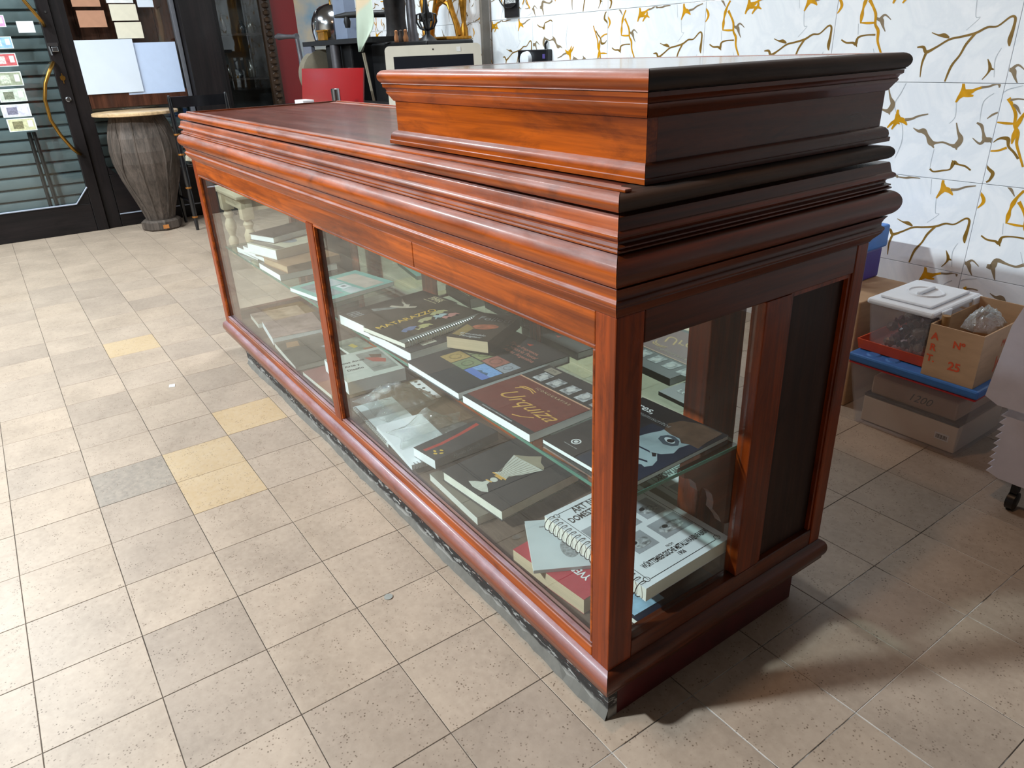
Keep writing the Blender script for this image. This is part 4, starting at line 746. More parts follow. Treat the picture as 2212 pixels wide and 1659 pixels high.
bk = book('book', 'black book with red band and gold ornaments beside the plastic bag', -0.806, 0.180, F0 + 0.0285, 0.096, 0.215, 0.027, 7.0, CHAR, PAGEW, False, '+x')
patch(bk, [(0.30, 0.05), (0.42, 0.05), (0.46, 0.30), (0.40, 0.62), (0.30, 0.95), (0.16, 0.95), (0.28, 0.62), (0.34, 0.30)], M('red band print', (176, 44, 36), 0.4), 1)
for a, b in ((0.72, 0.10), (0.60, 0.13), (0.82, 0.16), (0.70, 0.2)): epatch(bk, a, b, 0.06, 0.035, GOLDY, 2, 10, a * 5)
put_text('spine_title', 'Mariela González', 0.014, GREYP, bk, (0.0484, 0.0, 0.0135), (R(90), 0, R(90)), 0.2)
bk = book('book', 'maroon book peeking out at the mullion foot', -1.500, 0.125, F0, 0.245, 0.150, 0.015, 1.0, M('rosy cover', (136, 84, 78), 0.5), PAGE, False)
bk = book('book', 'thick white book with black title and red picture on the case floor', -1.448, 0.205, F0 + 0.0155, 0.235, 0.200, 0.043, -4.0, M('newsprint cover', (186, 186, 176), 0.5, var=0.06), PAGEW, False)
for k, s in enumerate(('Buenos Aires', 'Arte y', 'Diseño')): title(bk, s, 0.34 + 0.14 * k, 0.30, 0.020, INK, 90, 3, 0, 0.0004)
rpatch(bk, 0.10, 0.86, 0.52, 0.95, M('grey picture print', (140, 138, 130), 0.5, var=0.3, scale=20), 1); patch(bk, [(0.3, 0.60), (0.5, 0.66), (0.62, 0.84), (0.5, 0.9), (0.36, 0.76)], M('red picture print', (170, 66, 50), 0.5), 2); patch(bk, [(0.2, 0.72), (0.3, 0.9), (0.42, 0.86), (0.36, 0.70)], BROWNC, 2)
bk = book('magazine', 'floral covered magazine behind the mullion on the case floor', -1.715, 0.296, F0, 0.210, 0.098, 0.012, 2.0, M('floral cover', (128, 132, 116), 0.45, var=0.4, scale=26), PAGE, False, cat='magazine')
patch(bk, [(0.3, 0.3), (0.5, 0.36), (0.46, 0.56), (0.28, 0.5)], M('yellow flower print', (196, 170, 70), 0.5), 1); patch(bk, [(0.6, 0.6), (0.9, 0.6), (0.9, 0.9), (0.65, 0.95)], M('terracotta print', (150, 92, 66), 0.5), 1)
bk = book('book', 'dark spread cover book with pale pages near the far post', -1.805, 0.140, F0, 0.280, 0.180, 0.020, -4.0, M('smoky cover', (82, 76, 66), 0.4, var=0.3, scale=14), PAGE, False)
patch(bk, [(0.1, 0.2), (0.3, 0.14), (0.32, 0.4), (0.12, 0.44)], TANC, 1)
bk = book('book', 'book with blurred rosy cover in the far half of the case floor', -2.075, 0.180, F0, 0.230, 0.205, 0.030, -8.0, M('rosy photo cover', (116, 92, 84), 0.4, rgb2=(170, 144, 134), scale=16), PAGEW, False)
bk = book('book', 'book with brown marbled cover furthest from the near end', -2.275, 0.185, F0, 0.150, 0.200, 0.020, -5.0, M('marbled brown cover', (92, 72, 62), 0.4, rgb2=(176, 152, 136), scale=20), PAGE, False)
hs = B().box(-0.085, 0.085, -0.018, 0.018, 0, 0.0014)
ho = tag(hs.obj('punched_strip', WHITEC, loc=(-1.245, 0.322, F0 + 0.0004), world=False), 'white plastic sleeve strip with punched holes under the postal book', 'sleeve'); ho.rotation_euler = (0, 0, R(-3))
for k, xx in enumerate((-0.07, -0.045, -0.01, 0.03, 0.065)): B().lathe((xx, 0, 0.00145), [(0.006, 0), (0.006, 0.0002)], 12).obj('punched_hole', INK, ho, world=False)
def bag(name, label, cx, cy, z0, w, d, h, rot, seed, peak=None):
    rd = random.Random(seed); n, m_ = 40, 34; v = []; f = []
    ph = [(rd.uniform(5, 24), rd.uniform(5, 16), rd.uniform(0, 6), rd.uniform(.2, 1)) for _ in range(9)]
    for i in range(n + 1):
        for j in range(m_ + 1):
            a, b = i / n, j / m_; e = math.sin(math.pi * a) ** 0.6 * math.sin(math.pi * b) ** 0.6
            zz_ = sum(k * abs(math.sin(p1 * a + q + 2.2 * math.sin(p2 * b))) for p1, p2, q, k in ph) / 4.2
            zt_ = h * e * (0.35 + 0.65 * zz_)
            if peak: zt_ += peak[2] * max(0, 1 - math.hypot(a - peak[0], b - peak[1]) / 0.42) ** 1.3
            v.append(((a - .5) * w * (1 + .08 * math.sin(7 * b + seed)), (b - .5) * d * (1 + .1 * math.sin(6 * a + seed)), 0.0006 + zt_ + rd.uniform(0, 0.0015)))
    for i in range(n):
        for j in range(m_): k = i * (m_ + 1) + j; f.append((k, k + 1, k + m_ + 2, k + m_ + 1))
    o = mobj(name, v, f, PLASTIC, None, 70, (cx, cy, z0), False); o.rotation_euler = (0, 0, R(rot))
    mo = o.modifiers.new('thickness', 'SOLIDIFY'); mo.thickness = 0.0003
    return tag(o, label, 'bag')
bag('plastic_bag', 'crumpled clear plastic bag in front of the punched strip', -1.205, 0.195, F0 + 0.0120, 0.20, 0.19, 0.050, 8, 3)
bag('plastic_bag', 'clear plastic bag with a peaked fold beside the black and red book', -0.938, 0.175, F0 + 0.030, 0.105, 0.21, 0.024, -6, 8, (0.45, 0.45, 0.05))

# ------------------------------------------------------------------ ceiling lamps and the added wall fill
for k, (x, y, lx, ly, wt, colr) in enumerate(LAMPS_AND_FILL):
    lb = ('short ceiling tube lamp over the near end of the floor', 'long ceiling tube lamp over the middle of the floor', 'long ceiling tube lamp nearest the shop door', 'small square ceiling lamp above the counter corner', 'added square fill panel on the ceiling brightening the white wall')[k]
    t = thing('ceiling_lamp_or_fill', lb, 'lamp', (x, y, CEIL))
    B().box(-lx / 2 - 0.03, lx / 2 + 0.03, -ly / 2 - 0.03, ly / 2 + 0.03, 0.0, 0.058, 0.006).obj('housing', WHITEPL, t, world=False)
    B().box(-lx / 2, lx / 2, -ly / 2, ly / 2, -0.012, -0.002).obj('diffuser', M('lit diffuser %d' % (k == 0 or k == 3), (255, 250, 244), 0.6, emit=6.0), t, world=False)
    ld = bpy.data.lights.new('lamp_or_fill_light', 'AREA'); ld.shape = 'RECTANGLE'; ld.size = lx; ld.size_y = ly; ld.energy = wt; ld.color = colr
    lo = link(bpy.data.objects.new('lamp_or_fill_light', ld), t); lo.location = (0, 0, -0.016)

# ------------------------------------------------------------------ by the shop front: drum table and chair
dr = thing('drum_table', 'weathered ribbed wooden drum with a round pale top beside the shop window', 'table', (-5.31, 0.31, 0))
B().lathe((0, 0, 0), [(0.128, 0), (0.140, 0.012), (0.140, 0.062), (0.120, 0.075)], 8).obj('foot', WGREY, dr, world=False)
prof = [(0.098, 0.0755), (0.112, 0.13), (0.150, 0.24), (0.196, 0.37), (0.226, 0.49), (0.232, 0.57), (0.222, 0.66), (0.200, 0.74), (0.172, 0.806)]
B().lathe((0, 0, 0), prof, 16).obj('body', WGREY, dr, world=False)
rib = B()
for k in range(8):
    a = 2 * math.pi * (k + 0.5) / 8
    for wav in (0, 1):
        pts = []
        for i in range(25):
            z = 0.09 + 0.70 * i / 24
            r_ = next(p0[0] + (p1[0] - p0[0]) * (z - p0[1]) / (p1[1] - p0[1]) for p0, p1 in zip(prof, prof[1:]) if p0[1] <= z <= p1[1] + 1e-6)
            aa = a + (0.20 + 0.10 * math.sin(z * 13) if wav else 0); pts.append((r_ * math.cos(aa), r_ * math.sin(aa), z))
        if not wav or k % 2 == 0: rib.tube(pts, 0.0055 if not wav else 0.004, 6)
rib.obj('rib', WGREY, dr, 50, False)
B().lathe((0, 0, 0), [(0.272, 0.807), (0.280, 0.811), (0.280, 0.824), (0.274, 0.829)], 40).obj('round_top', WPALE, dr, 40, False)
B().box(0.1395, 0.1415, -0.02, 0.02, 0.018, 0.046).obj('number_label', M('orange label', (176, 110, 52), 0.6), dr, world=False)
ch = thing('wooden_chair', 'black painted wooden chair beside the drum table', 'chair', (-5.22, 0.685, 0))
BLK = M('black lacquer', (16, 16, 19), 0.22, coat=0.3)
for yy in (-0.19, 0.19):
    B().lathe((0.19, yy, 0), [(0.011, 0), (0.016, 0.10), (0.019, 0.25), (0.015, 0.30), (0.020, 0.34), (0.020, 0.50), (0.015, 0.52), (0.019, 0.60), (0.014, 0.66), (0.017, 0.72), (0.013, 0.90), (0.008, 0.925)], 12).obj('back_post', BLK, ch, 40, False)
    for zr in (0.09, 0.30, 0.53, 0.665): B().lathe((0.19, yy, zr), [(0.0195, 0), (0.0215, 0.006), (0.0195, 0.012)], 12).obj('gold_ring', M('gold ring', (150, 96, 40), 0.4, 0.5), ch, 40, False)
    B().lathe((-0.17, yy, 0), [(0.011, 0), (0.017, 0.12), (0.019, 0.30), (0.016, 0.44)], 12).obj('front_leg', BLK, ch, 40, False)
    B().tube([(-0.17, yy, 0.2), (0.19, yy, 0.2)], 0.009).obj('stretcher', BLK, ch, 40, False)
cr = []
for i in range(13): cr.append((0.19 + 0.022 * math.sin(math.pi * i / 12), -0.18 + 0.36 * i / 12))
B().prism(cr + [(a - 0.014, b) for a, b in reversed(cr)], 2, 0.845, 0.915).obj('top_rail', BLK, ch, 40, False)
B().prism([(a, b) for a, b in cr] + [(a - 0.012, b) for a, b in reversed(cr)], 2, 0.66, 0.70).obj('back_slat', BLK, ch, 40, False)
B().box(-0.20, 0.165, -0.165, 0.205, 0.441, 0.466, 0.008).obj('seat', BLK, ch, world=False)
cl = B().lathe((0, 0, 0), [(0.05, 0), (0.075, 0.018), (0.07, 0.05), (0.04, 0.078), (0.01, 0.085)], 14)
rdc = random.Random(2); cl.v = [(a * (1 + rdc.uniform(-.12, .12)), b * (1 + rdc.uniform(-.12, .12)), c) for a, b, c in cl.v]
tag(cl.obj('folded_cloth', M('cream cloth', (206, 196, 172), 0.9, var=0.1, scale=40), None, 60, loc=(-5.115, 0.610, 0.4665)), 'cream cloth bundle on the black chair seat', 'cloth')

# low cream table seen through the glass case
tb = thing('coffee_table', 'low cream table with turned legs behind the far end of the counter', 'table', (-3.86, 0.80, 0))
CRM = M('cream paint', (206, 190, 160), 0.5, var=0.06)
tl = [(0.016, 0), (0.026, 0.02), (0.018, 0.045), (0.030, 0.075), (0.030, 0.10), (0.016, 0.125), (0.033, 0.17), (0.034, 0.20), (0.020, 0.235), (0.031, 0.262), (0.020, 0.282), (0.020, 0.29)]
for sx in (-0.205, 0.205):
    for sy in (-0.30, 0.30):
        lg = B().lathe((sx, sy, 0), tl, 14).box(sx - 0.034, sx + 0.034, sy - 0.034, sy + 0.034, 0.29, 0.41, 0.005).obj('leg', CRM, tb, 35, False)
for sy in (-0.30, 0.30): B().box(-0.170, 0.170, sy - 0.012, sy + 0.012, 0.335, 0.41).obj('apron', CRM, tb, world=False)
for sx in (-0.205, 0.205): B().box(sx - 0.012, sx + 0.012, -0.265, 0.265, 0.335, 0.41).obj('apron', CRM, tb, world=False)
B().box(-0.265, 0.265, -0.36, 0.36, 0.4105, 0.432, 0.006).obj('table_top', CRM, tb, world=False)
for k, (x, y, w_, d_, h_, m_, lb) in enumerate(((-3.80, 0.56, 0.21, 0.15, 0.02, WHITEC, 'white magazine on the front edge of the low cream table'), (-3.98, 0.60, 0.16, 0.20, 0.03, BLUEB, 'blue box on the low cream table'), (-3.78, 0.80, 0.2, 0.26, 0.025, GREYC, 'grey brochure at the middle of the low cream table'))):
    book('magazine' if k != 1 else 'book', lb, x, y, 0.4325, w_, d_, h_, 8 * k - 6, m_, PAGE, False, cat='magazine' if k != 1 else 'book')

# ------------------------------------------------------------------ behind the counter: desk, laptop, red board
dk = thing('work_desk', 'dark plain work desk hidden behind the counter', 'desk', (-2.75, 0.95, 0))
B().box(-3.55, -1.75, 0.725, 1.172, 0.875, 0.90, 0.003).obj('desk_top', WDARKX, dk)
for xa in (-3.52, -1.83):
    for ya in (0.75, 1.10): B().box(xa, xa + 0.05, ya, ya + 0.05, 0, 0.8745).obj('leg', WDOOR, dk)
lp = thing('laptop', 'open laptop with off white bezel and dark screen beyond the raised box', 'laptop', (-2.115, 0.945, 0.9005), math.atan2(0.875, 0.485))
B().box(-0.205, 0.205, -0.14, 0.14, 0, 0.018, 0.004).obj('keyboard_base', BEZEL, lp, world=False)
lid = B()
rc = []
for cx, cy, a in ((0.185, 0.235, 0), (-0.185, 0.235, 90), (-0.185, 0.02, 180), (0.185, 0.02, 270)):
    rc += [(cx + 0.02 * math.cos(R(a + q)), cy + 0.02 * math.sin(R(a + q))) for q in (0, 22, 45, 68, 90)]
lid.prism(rc, 1, 0.0, 0.010)
lo = lid.obj('lid', BEZEL, lp, 40, False); lo.location = (0, 0.13, 0.012); lo.rotation_euler = (R(-14), 0, 0)
q = B().box(-0.170, 0.170, -0.0008, -0.0002, 0.035, 0.212).obj('screen', SCREEN, lo, world=False)
q = B().lathe((0, -0.0008, 0.236), [(0.0035, 0), (0.0035, 0.0008)], 10, 1).obj('webcam', INK, lo, world=False)
q = B().box(0.10, 0.118, -0.0020, -0.0002, 0.224, 0.242).obj('sticker', WHITE, lo, world=False)
rbd = thing('red_board', 'glossy red board propped up behind the far counter corner', 'board', (-3.15, 0.90, 0.9005))
ro_ = B().box(-0.345, 0.345, -0.004, 0.004, 0, 0.175, 0.001).obj('panel', M('glossy red', (146, 10, 14), 0.15, var=0.06, scale=3, coat=0.3), rbd, world=False); ro_.rotation_euler = (R(-8), 0, R(4))
tag(B().lathe((-2.83, 0.80, 0.9005), [(0.021, 0), (0.021, 0.088), (0.018, 0.09), (0.018, 0.088)], 16).obj('metal_tube', STEEL, None, 40), 'short steel tube standing in front of the red board', 'tube')
tag(B().box(-0.06, 0.06, -0.03, 0.03, 0, 0.03, 0.002).obj('paper_stack', WHITEC, None, loc=(-3.21, 0.78, 0.9005)), 'white paper block left of the red board', 'paper')
tag(B().box(-0.09, 0.09, -0.03, 0.03, 0, 0.022, 0.002).obj('paper_stack', WHITEC, None, loc=(-2.98, 0.79, 0.9005)), 'white folded papers in front of the red board', 'paper')
# iron press with crank
pr_ = thing('iron_press', 'black iron press with a cranked wheel behind the red board', 'press', (-3.72, 1.36, 0))
B().prism([(-4.25, 1.205), (-3.22, 1.205), (-3.22, 1.335), (-3.62, 1.335), (-3.62, 1.52), (-4.25, 1.52)], 2, 1.190, 1.216).obj('top_plate', IRON, pr_)
B().box(-4.02, -3.64, 1.26, 1.50, 0.0, 1.1895, 0.01).obj('body', IRON, pr_)
B().lathe((-3.78, 1.225, 0.2), [(0.03, 0), (0.03, 0.988)], 16).obj('column', DULLST, pr_, 40)
wh = B().lathe((-4.20, 1.28, 1.02), [(0.105, 0), (0.150, 0.004), (0.150, 0.085), (0.105, 0.089)], 36, 0); wh.obj('flywheel', M('tan grey wheel rim', (128, 120, 104), 0.5, 0.3), pr_, 40)
B().lathe((-4.225, 1.28, 1.02), [(0.03, 0), (0.035, 0.05), (0.03, 0.13)], 14, 0).obj('hub', DULLST, pr_, 40)
B().box(-4.26, -4.12, 1.205, 1.235, 1.06, 1.19, 0.006).obj('bracket', M('grey painted iron', (112, 114, 126), 0.45, 0.2), pr_)
B().tube([(-4.28, 1.20, 1.02), (-4.29, 1.195, 1.12), (-4.295, 1.19, 1.25)], [0.028, 0.015, 0.014], 10).tube([(-4.28, 1.2, 1.02), (-4.22, 1.27, 1.02)], 0.014).obj('crank_arm', DULLST, pr_, 40)
B().tube([(-4.285, 1.19, 1.252), (-4.33, 1.175, 1.252), (-4.40, 1.15, 1.254), (-4.46, 1.13, 1.256), (-4.49, 1.12, 1.256)], [0.018, 0.012, 0.015, 0.020, 0.010], 12).obj('crank_handle', DULLST, pr_, 40)
B().tube([(-4.25, 1.2, 0.96), (-4.14, 1.16, 0.86)], 0.022, 10).lathe((-4.30, 1.2, 0.90), [(0.016, 0), (0.02, 0.02), (0.012, 0.04)], 12, 0).obj('lower_lever', DULLST, pr_, 40)
dm = thing('metal_dome', 'polished steel dome standing on the iron press plate', 'dome', (-4.06, 1.345, 1.2165)); dm.scale = (1.22, 1.22, 1.10)
B().lathe((0, 0, 0), [(0.098, 0), (0.105, 0.04), (0.106, 0.08), (0.100, 0.115), (0.084, 0.148), (0.058, 0.172), (0.026, 0.186), (0.004, 0.19)], 32).obj('shell', CHROME, dm, 50, False)
B().lathe((0, 0, 0.1905), [(0.006, 0), (0.004, 0.012), (0.007, 0.02), (0.003, 0.03)], 10).obj('finial', BRASS, dm, 50, False)
tag(B().box(-0.05, 0.05, -0.012, 0.012, 0, 0.048, 0.003).box(-0.054, 0.054, -0.015, 0.015, 0.0485, 0.058).obj('gilt_plaque', GILT, None, loc=(-3.94, 1.222, 1.2165)), 'small gilt plaque leaning at the foot of the steel dome', 'plaque')
bgm = thing('paper_bag', 'blue grey paper bag standing on the press beside the steel dome', 'bag', (-3.755, 1.30, 1.2165))
B().prism([(-0.085, 0), (0.085, 0), (0.080, 0.22), (-0.078, 0.225)], 1, -0.035, 0.035).obj('bag_body', M('blue grey paper', (112, 122, 142), 0.7, var=0.1, scale=10), bgm, world=False)
for s in (-0.03, 0.03): B().tube([(s - 0.025, -0.036, 0.21), (s - 0.02, -0.036, 0.28), (s + 0.02, -0.036, 0.28), (s + 0.025, -0.036, 0.21)], 0.002, 6).obj('handle', WHITE, bgm, world=False)
for k, (xa, ya) in enumerate(((-3.47, 1.26), (-3.40, 1.27))):
    tag(B().lathe((xa, ya, 1.2165), [(0.011, 0), (0.011, 0.40)], 10).obj('pale_rod', M('pale rod', (176, 168, 150), 0.5), None, 40), ('pale rod standing next to the blue grey bag', 'pale rod standing next to the cloth pennant')[k], 'rod')
# pennant cloth
v = []; f = []
W2 = [(0.00, 1.62), (0.145, 1.60)]; n = 14
for i in range(n + 1):
    t = i / n; z = 1.62 - t * 0.475
    wl = 0.0 + 0.012 * t; wr = 0.14 + 0.10 * min(1, t / 0.66) if t < 0.72 else 0.24 * (1 - (t - 0.72) / 0.28) + 0.03
    for j in range(7):
        s = j / 6; v.append((-3.31 + wl + s * (wr - wl), 1.165 + 0.012 * math.sin(s * 7 + t * 5), z))
for i in range(n):
    for j in range(6): k = i * 7 + j; f.append((k, k + 1, k + 8, k + 7))
pm2, nt, p = base_mat('pennant cloth'); pv = mapped(nt); sx_ = nn(nt, 'ShaderNodeSeparateXYZ'); nt.links.new(pv, sx_.inputs[0])
dg = nn(nt, 'ShaderNodeMath', operation='MULTIPLY_ADD'); dg.inputs[1].default_value = 1.5; nt.links.new(sx_.outputs[0], dg.inputs[0]); nt.links.new(sx_.outputs[2], dg.inputs[2])
df_ = nn(nt, 'ShaderNodeMath', operation='MULTIPLY_ADD'); df_.inputs[1].default_value = -0.4; off_ = nn(nt, 'ShaderNodeMath', operation='ADD'); off_.inputs[1].default_value = 0.06; nt.links.new(sx_.outputs[2], off_.inputs[0]); nt.links.new(sx_.outputs[0], df_.inputs[0]); nt.links.new(off_.outputs[0], df_.inputs[2])
nt.links.new(ramp(nt, df_.outputs[0], [(0.0, lin((182, 194, 176))), (0.02, lin((206, 186, 156)))]), p.inputs['Base Color']); p.inputs['Roughness'].default_value = 0.9
pn_ = thing('pennant', 'cream and pale green cloth pennant hanging beside the black column', 'flag', (-3.31, 1.20, 1.36))
po = mobj('cloth', v, f, pm2, pn_, 60); mo = po.modifiers.new('thickness', 'SOLIDIFY'); mo.thickness = 0.0015
B().tube([(-3.36, 1.168, 1.63), (-3.14, 1.168, 1.61)], 0.006).obj('rod', IRON, pn_)
B().tube([(-3.27, 1.165, 1.14), (-3.245, 1.189, 0.88)], 0.006).tube([(-3.25, 1.165, 1.14), (-3.235, 1.189, 0.88)], 0.004).obj('cord', M('cord', (140, 130, 112), 0.8), pn_)
# black column machine beside it
cm_ = thing('column_machine', 'tall black iron column machine behind the cloth pennant', 'machine', (-3.2, 1.5, 0))
B().box(-3.60, -2.93, 1.37, 1.66, 0.0, 1.185, 0.01).obj('base_cabinet', IRON, cm_)
B().lathe((-3.385, 1.44, 1.186), [(0.075, 0), (0.06, 0.05), (0.055, 0.12), (0.062, 0.2), (0.062, 1.0)], 14).obj('column', M('rusty black iron', (34, 30, 30), 0.6, 0.2, 0.5, 40, 0.4), cm_, 40)
B().lathe((-3.20, 1.44, 1.186), [(0.035, 0), (0.025, 0.06), (0.022, 0.9)], 12).obj('slide_bar', DULLST, cm_, 40)
B().box(-3.32, -3.17, 1.38, 1.50, 1.40, 1.50, 0.01).obj('head', IRON, cm_)
B().tube([(-3.43, 1.40, 1.335), (-3.49, 1.31, 1.335), (-3.55, 1.22, 1.335), (-3.60, 1.17, 1.33)], [0.02, 0.018, 0.016, 0.008], 10).lathe((-3.55, 1.22, 1.27), [(0.014, 0), (0.02, 0.03), (0.012, 0.06)], 10).obj('feed_arm', IRON, cm_, 40)
for k, xx in enumerate((-3.29, -3.235, -3.18)):
    tag(B().lathe((xx, 1.385, 1.186), [(0.013, 0), (0.015, 0.02), (0.008, 0.04), (0.010, 0.055), (0.003, 0.06)], 10).obj('figurine', M('small figure %d' % (k % 2), ((176, 120, 80), (70, 60, 56))[k % 2], 0.4), None, 40), ('copper coloured figurine at the foot of the black column', 'dark figurine between two copper figurines by the column', 'copper coloured figurine nearest the iron ornament')[k], 'figurine')
# wrought iron ornament
io = thing('iron_ornament', 'black wrought iron scroll ornament beside the gilded chair', 'ornament', (-3.055, 1.45, 1.1855))
B().lathe((0, 0, 0), [(0.05, 0), (0.04, 0.01), (0.015, 0.03), (0.012, 0.10), (0.02, 0.13), (0.008, 0.2)], 12).obj('stem', IRON, io, 40, False)
for k in range(6):
    a = k * math.pi / 3
    pts = [(math.cos(a) * r_, math.sin(a) * r_ * 0.6, h_) for r_, h_ in ((0.01, 0.05), (0.05, 0.06), (0.075, 0.09), (0.07, 0.125), (0.045, 0.13), (0.035, 0.105), (0.05, 0.095))]
    B().tube(pts, 0.0055, 6).obj('scroll', IRON, io, 40, False)
B().tube([(0, 0, 0.19), (-0.005, 0, 0.24), (0.01, 0, 0.27)], [0.006, 0.004, 0.003]).tube([(0.0, 0, 0.235), (0.02, 0, 0.265), (0.028, 0, 0.30), (0.018, 0, 0.27)], [0.004, 0.01, 0.003, 0.002]).obj('leaf', IRON, io, 40, False)
# gilded chair on a dark chest
bc = thing('dark_chest', 'dark chest carrying the gilded chair by the white wall', 'chest', (-3.36, 1.82, 0))
B().box(-3.82, -2.95, 1.68, 1.97, 0.0, 0.82, 0.006).obj('carcass', WDARKX, bc); B().box(-3.84, -2.93, 1.67, 1.985, 0.8205, 0.845, 0.004).obj('lid', WDARKX, bc)
gc = thing('gilded_chair', 'gilded chair with a carved lyre back standing against the white wall', 'chair', (-3.49, 1.78, 0.8455))
gc.rotation_euler = (0, 0, R(8)); gc.scale = (0.86, 0.9, 1.0)
for xx in (-0.215, 0.215):
    B().lathe((xx, 0.04, 0), [(0.018, 0), (0.022, 0.1), (0.016, 0.3), (0.026, 0.34), (0.026, 0.40), (0.014, 0.43), (0.022, 0.50), (0.028, 0.56), (0.014, 0.62), (0.020, 0.66), (0.016, 0.90)], 12).obj('back_post', GILT, gc, 40, False)
    B().lathe((xx, -0.10, 0), [(0.015, 0), (0.022, 0.12), (0.028, 0.30)], 12).obj('front_leg', GILT, gc, 40, False)
B().box(-0.245, 0.245, -0.13, 0.07, 0.30, 0.345, 0.008).box(-0.25, 0.25, -0.135, 0.075, 0.3455, 0.362, 0.006).obj('seat_rail', GILT, gc, world=False)
for s in (-1, 1):
    B().tube([(s * 0.16, 0.04, 0.362), (s * 0.135, 0.04, 0.43), (s * 0.10, 0.04, 0.49), (s * 0.075, 0.04, 0.56), (s * 0.07, 0.04, 0.66), (s * 0.09, 0.04, 0.78), (s * 0.05, 0.04, 0.88)], [0.024, 0.020, 0.018, 0.016, 0.016, 0.014, 0.012], 10).obj('lyre_arm', GILT, gc, 40, False)
    B().tube([(s * 0.03, 0.03, 0.55), (s * 0.028, 0.03, 0.68), (s * 0.045, 0.03, 0.86)], 0.010, 8).obj('lyre_string', GILT, gc, 40, False)
B().tube([(0.105, 0.04, 0.47), (0.06, 0.04, 0.535), (0.0, 0.04, 0.555), (-0.06, 0.04, 0.535), (-0.105, 0.04, 0.47)], 0.015, 8).obj('arch', GILT, gc, 40, False)
B().box(-0.22, 0.22, 0.025, 0.055, 0.88, 0.94, 0.01).obj('crest_rail', GILT, gc, world=False)
tag(B().box(-3.275, -3.250, 1.93, 1.98, 0.8455, 2.2).obj('grey_batten', M('grey batten', (118, 112, 104), 0.6), None), 'thin grey wooden batten upright beside the gilded chair', 'batten')
# framed picture in the corner
pf = thing('framed_picture', 'tall framed picture with blue and tan painting behind the steel dome', 'picture', (-5.45, 1.82, 1.0))
fo = []
B().box(-0.36, -0.32, -0.02, 0.02, -0.2, 1.0, 0.004).obj('frame', WPALE, pf, world=False); B().box(0.32, 0.36, -0.02, 0.02, -0.2, 1.0, 0.004).obj('frame', WPALE, pf, world=False)
B().box(-0.319, 0.319, -0.02, 0.02, -0.2, -0.16, 0.004).obj('frame', WPALE, pf, world=False); B().box(-0.319, 0.319, -0.02, 0.02, 0.96, 1.0, 0.004).obj('frame', WPALE, pf, world=False)
B().box(-0.319, 0.319, -0.002, 0.008, -0.159, 0.959).obj('canvas', M('painted canvas', (74, 116, 142), 0.6, rgb2=(176, 150, 110), scale=3.4), pf, world=False)
pf.rotation_euler = (0, 0, R(38))
pst = thing('picture_stand', 'plain dark stand under the framed picture', 'stand', (-5.45, 1.82, 0)); B().box(-0.25, 0.25, -0.10, 0.03, 0.0, 0.02).box(-0.2, -0.16, -0.06, 0.02, 0.0205, 0.7995).box(0.16, 0.2, -0.06, 0.02, 0.0205, 0.7995).obj('trestle', WDOOR, pst, world=False); pst.rotation_euler = (0, 0, R(38))
# things on the white wall
wf = thing('wall_sconce', 'black wall plaque with wire ring hung on the white tiled wall', 'sconce', (-3.04, 1.999, 1.34))
B().box(-0.065, 0.065, -0.012, 0.0, -0.05, 0.16, 0.002).obj('plaque', BLACKPL, wf, world=False)
B().box(-0.05, 0.05, -0.0135, -0.0125, 0.02, 0.15).obj('photo', PHOTO, wf, world=False)
B().tube([(0.125 * math.cos(2 * math.pi * i / 28), -0.02, 0.12 + 0.125 * math.sin(2 * math.pi * i / 28)) for i in range(28)], 0.004, 6, True).obj('wire_ring', IRON, wf, 40, False)
so = thing('socket_box', 'black socket box with a white plug low on the white wall', 'socket', (-2.82, 1.999, 1.075))
B().box(-0.135, 0.135, -0.035, 0.0, -0.05, 0.045, 0.004).obj('housing', BLACKPL, so, world=False)
B().lathe((-0.045, -0.0355, -0.005), [(0.012, 0.0), (0.045, 0.0), (0.04, -0.022), (0.01, -0.028)], 18, 1).obj('white_plug', WHITEPL, so, 40, False)
B().tube([(0.09, -0.01, 0.046), (0.088, -0.01, 0.07), (0.105, -0.01, 0.085)], 0.006).obj('cable_stub', BLACKPL, so, 40, False)
B().box(0.095, 0.118, -0.0362, -0.0352, 0.0, 0.022).obj('indicator', M('violet lamp', (80, 70, 130), 0.3), so, world=False)

# ------------------------------------------------------------------ boxes by the white wall
def shell(x0, x1, y0, y1, z0, z1, tp, t=0.003):
    """open tapering tub, tp = how much wider the rim is"""
    b = B()
    def ring(d, z, e): return [(x0 - e + d, y0 - e + d, z), (x1 + e - d, y0 - e + d, z), (x1 + e - d, y1 + e - d, z), (x0 - e + d, y1 + e - d, z)]
    v = ring(0, z0, 0) + ring(0, z1, tp) + ring(t, z1, tp) + ring(t, z0 + t, 0)
    f = [(0, 3, 2, 1), (12, 13, 14, 15)]
    for k in range(3): f += [(4 * k + i, 4 * k + (i + 1) % 4, 4 * k + 4 + (i + 1) % 4, 4 * k + 4 + i) for i in range(4)]
    return b.add(v, f)
bb = thing('storage_tub', 'large clear storage tub with blue lid on the floor by the wall', 'tub', (-0.231, 1.59, 0))
shell(-0.385, -0.077, 1.415, 1.77, 0.0, 0.205, 0.028).obj('tub', BINCLR, bb)
B().box(-0.418, -0.044, 1.382, 1.803, 0.2055, 0.212, 0.002).obj('red_rim', M('red rim plastic', (190, 40, 44), 0.4), bb)
B().box(-0.422, -0.040, 1.378, 1.807, 0.2125, 0.2385, 0.006).obj('lid', BLUEL, bb)
for k, xx in enumerate((-0.36, -0.30)): B().lathe((xx, 1.415, 0.2386), [(0.022, 0), (0.016, 0.003)], 16).obj('lid_boss', BLUEL, bb)
FOLD = M('pale folder board', (214, 200, 184), 0.8, var=0.06, scale=8)
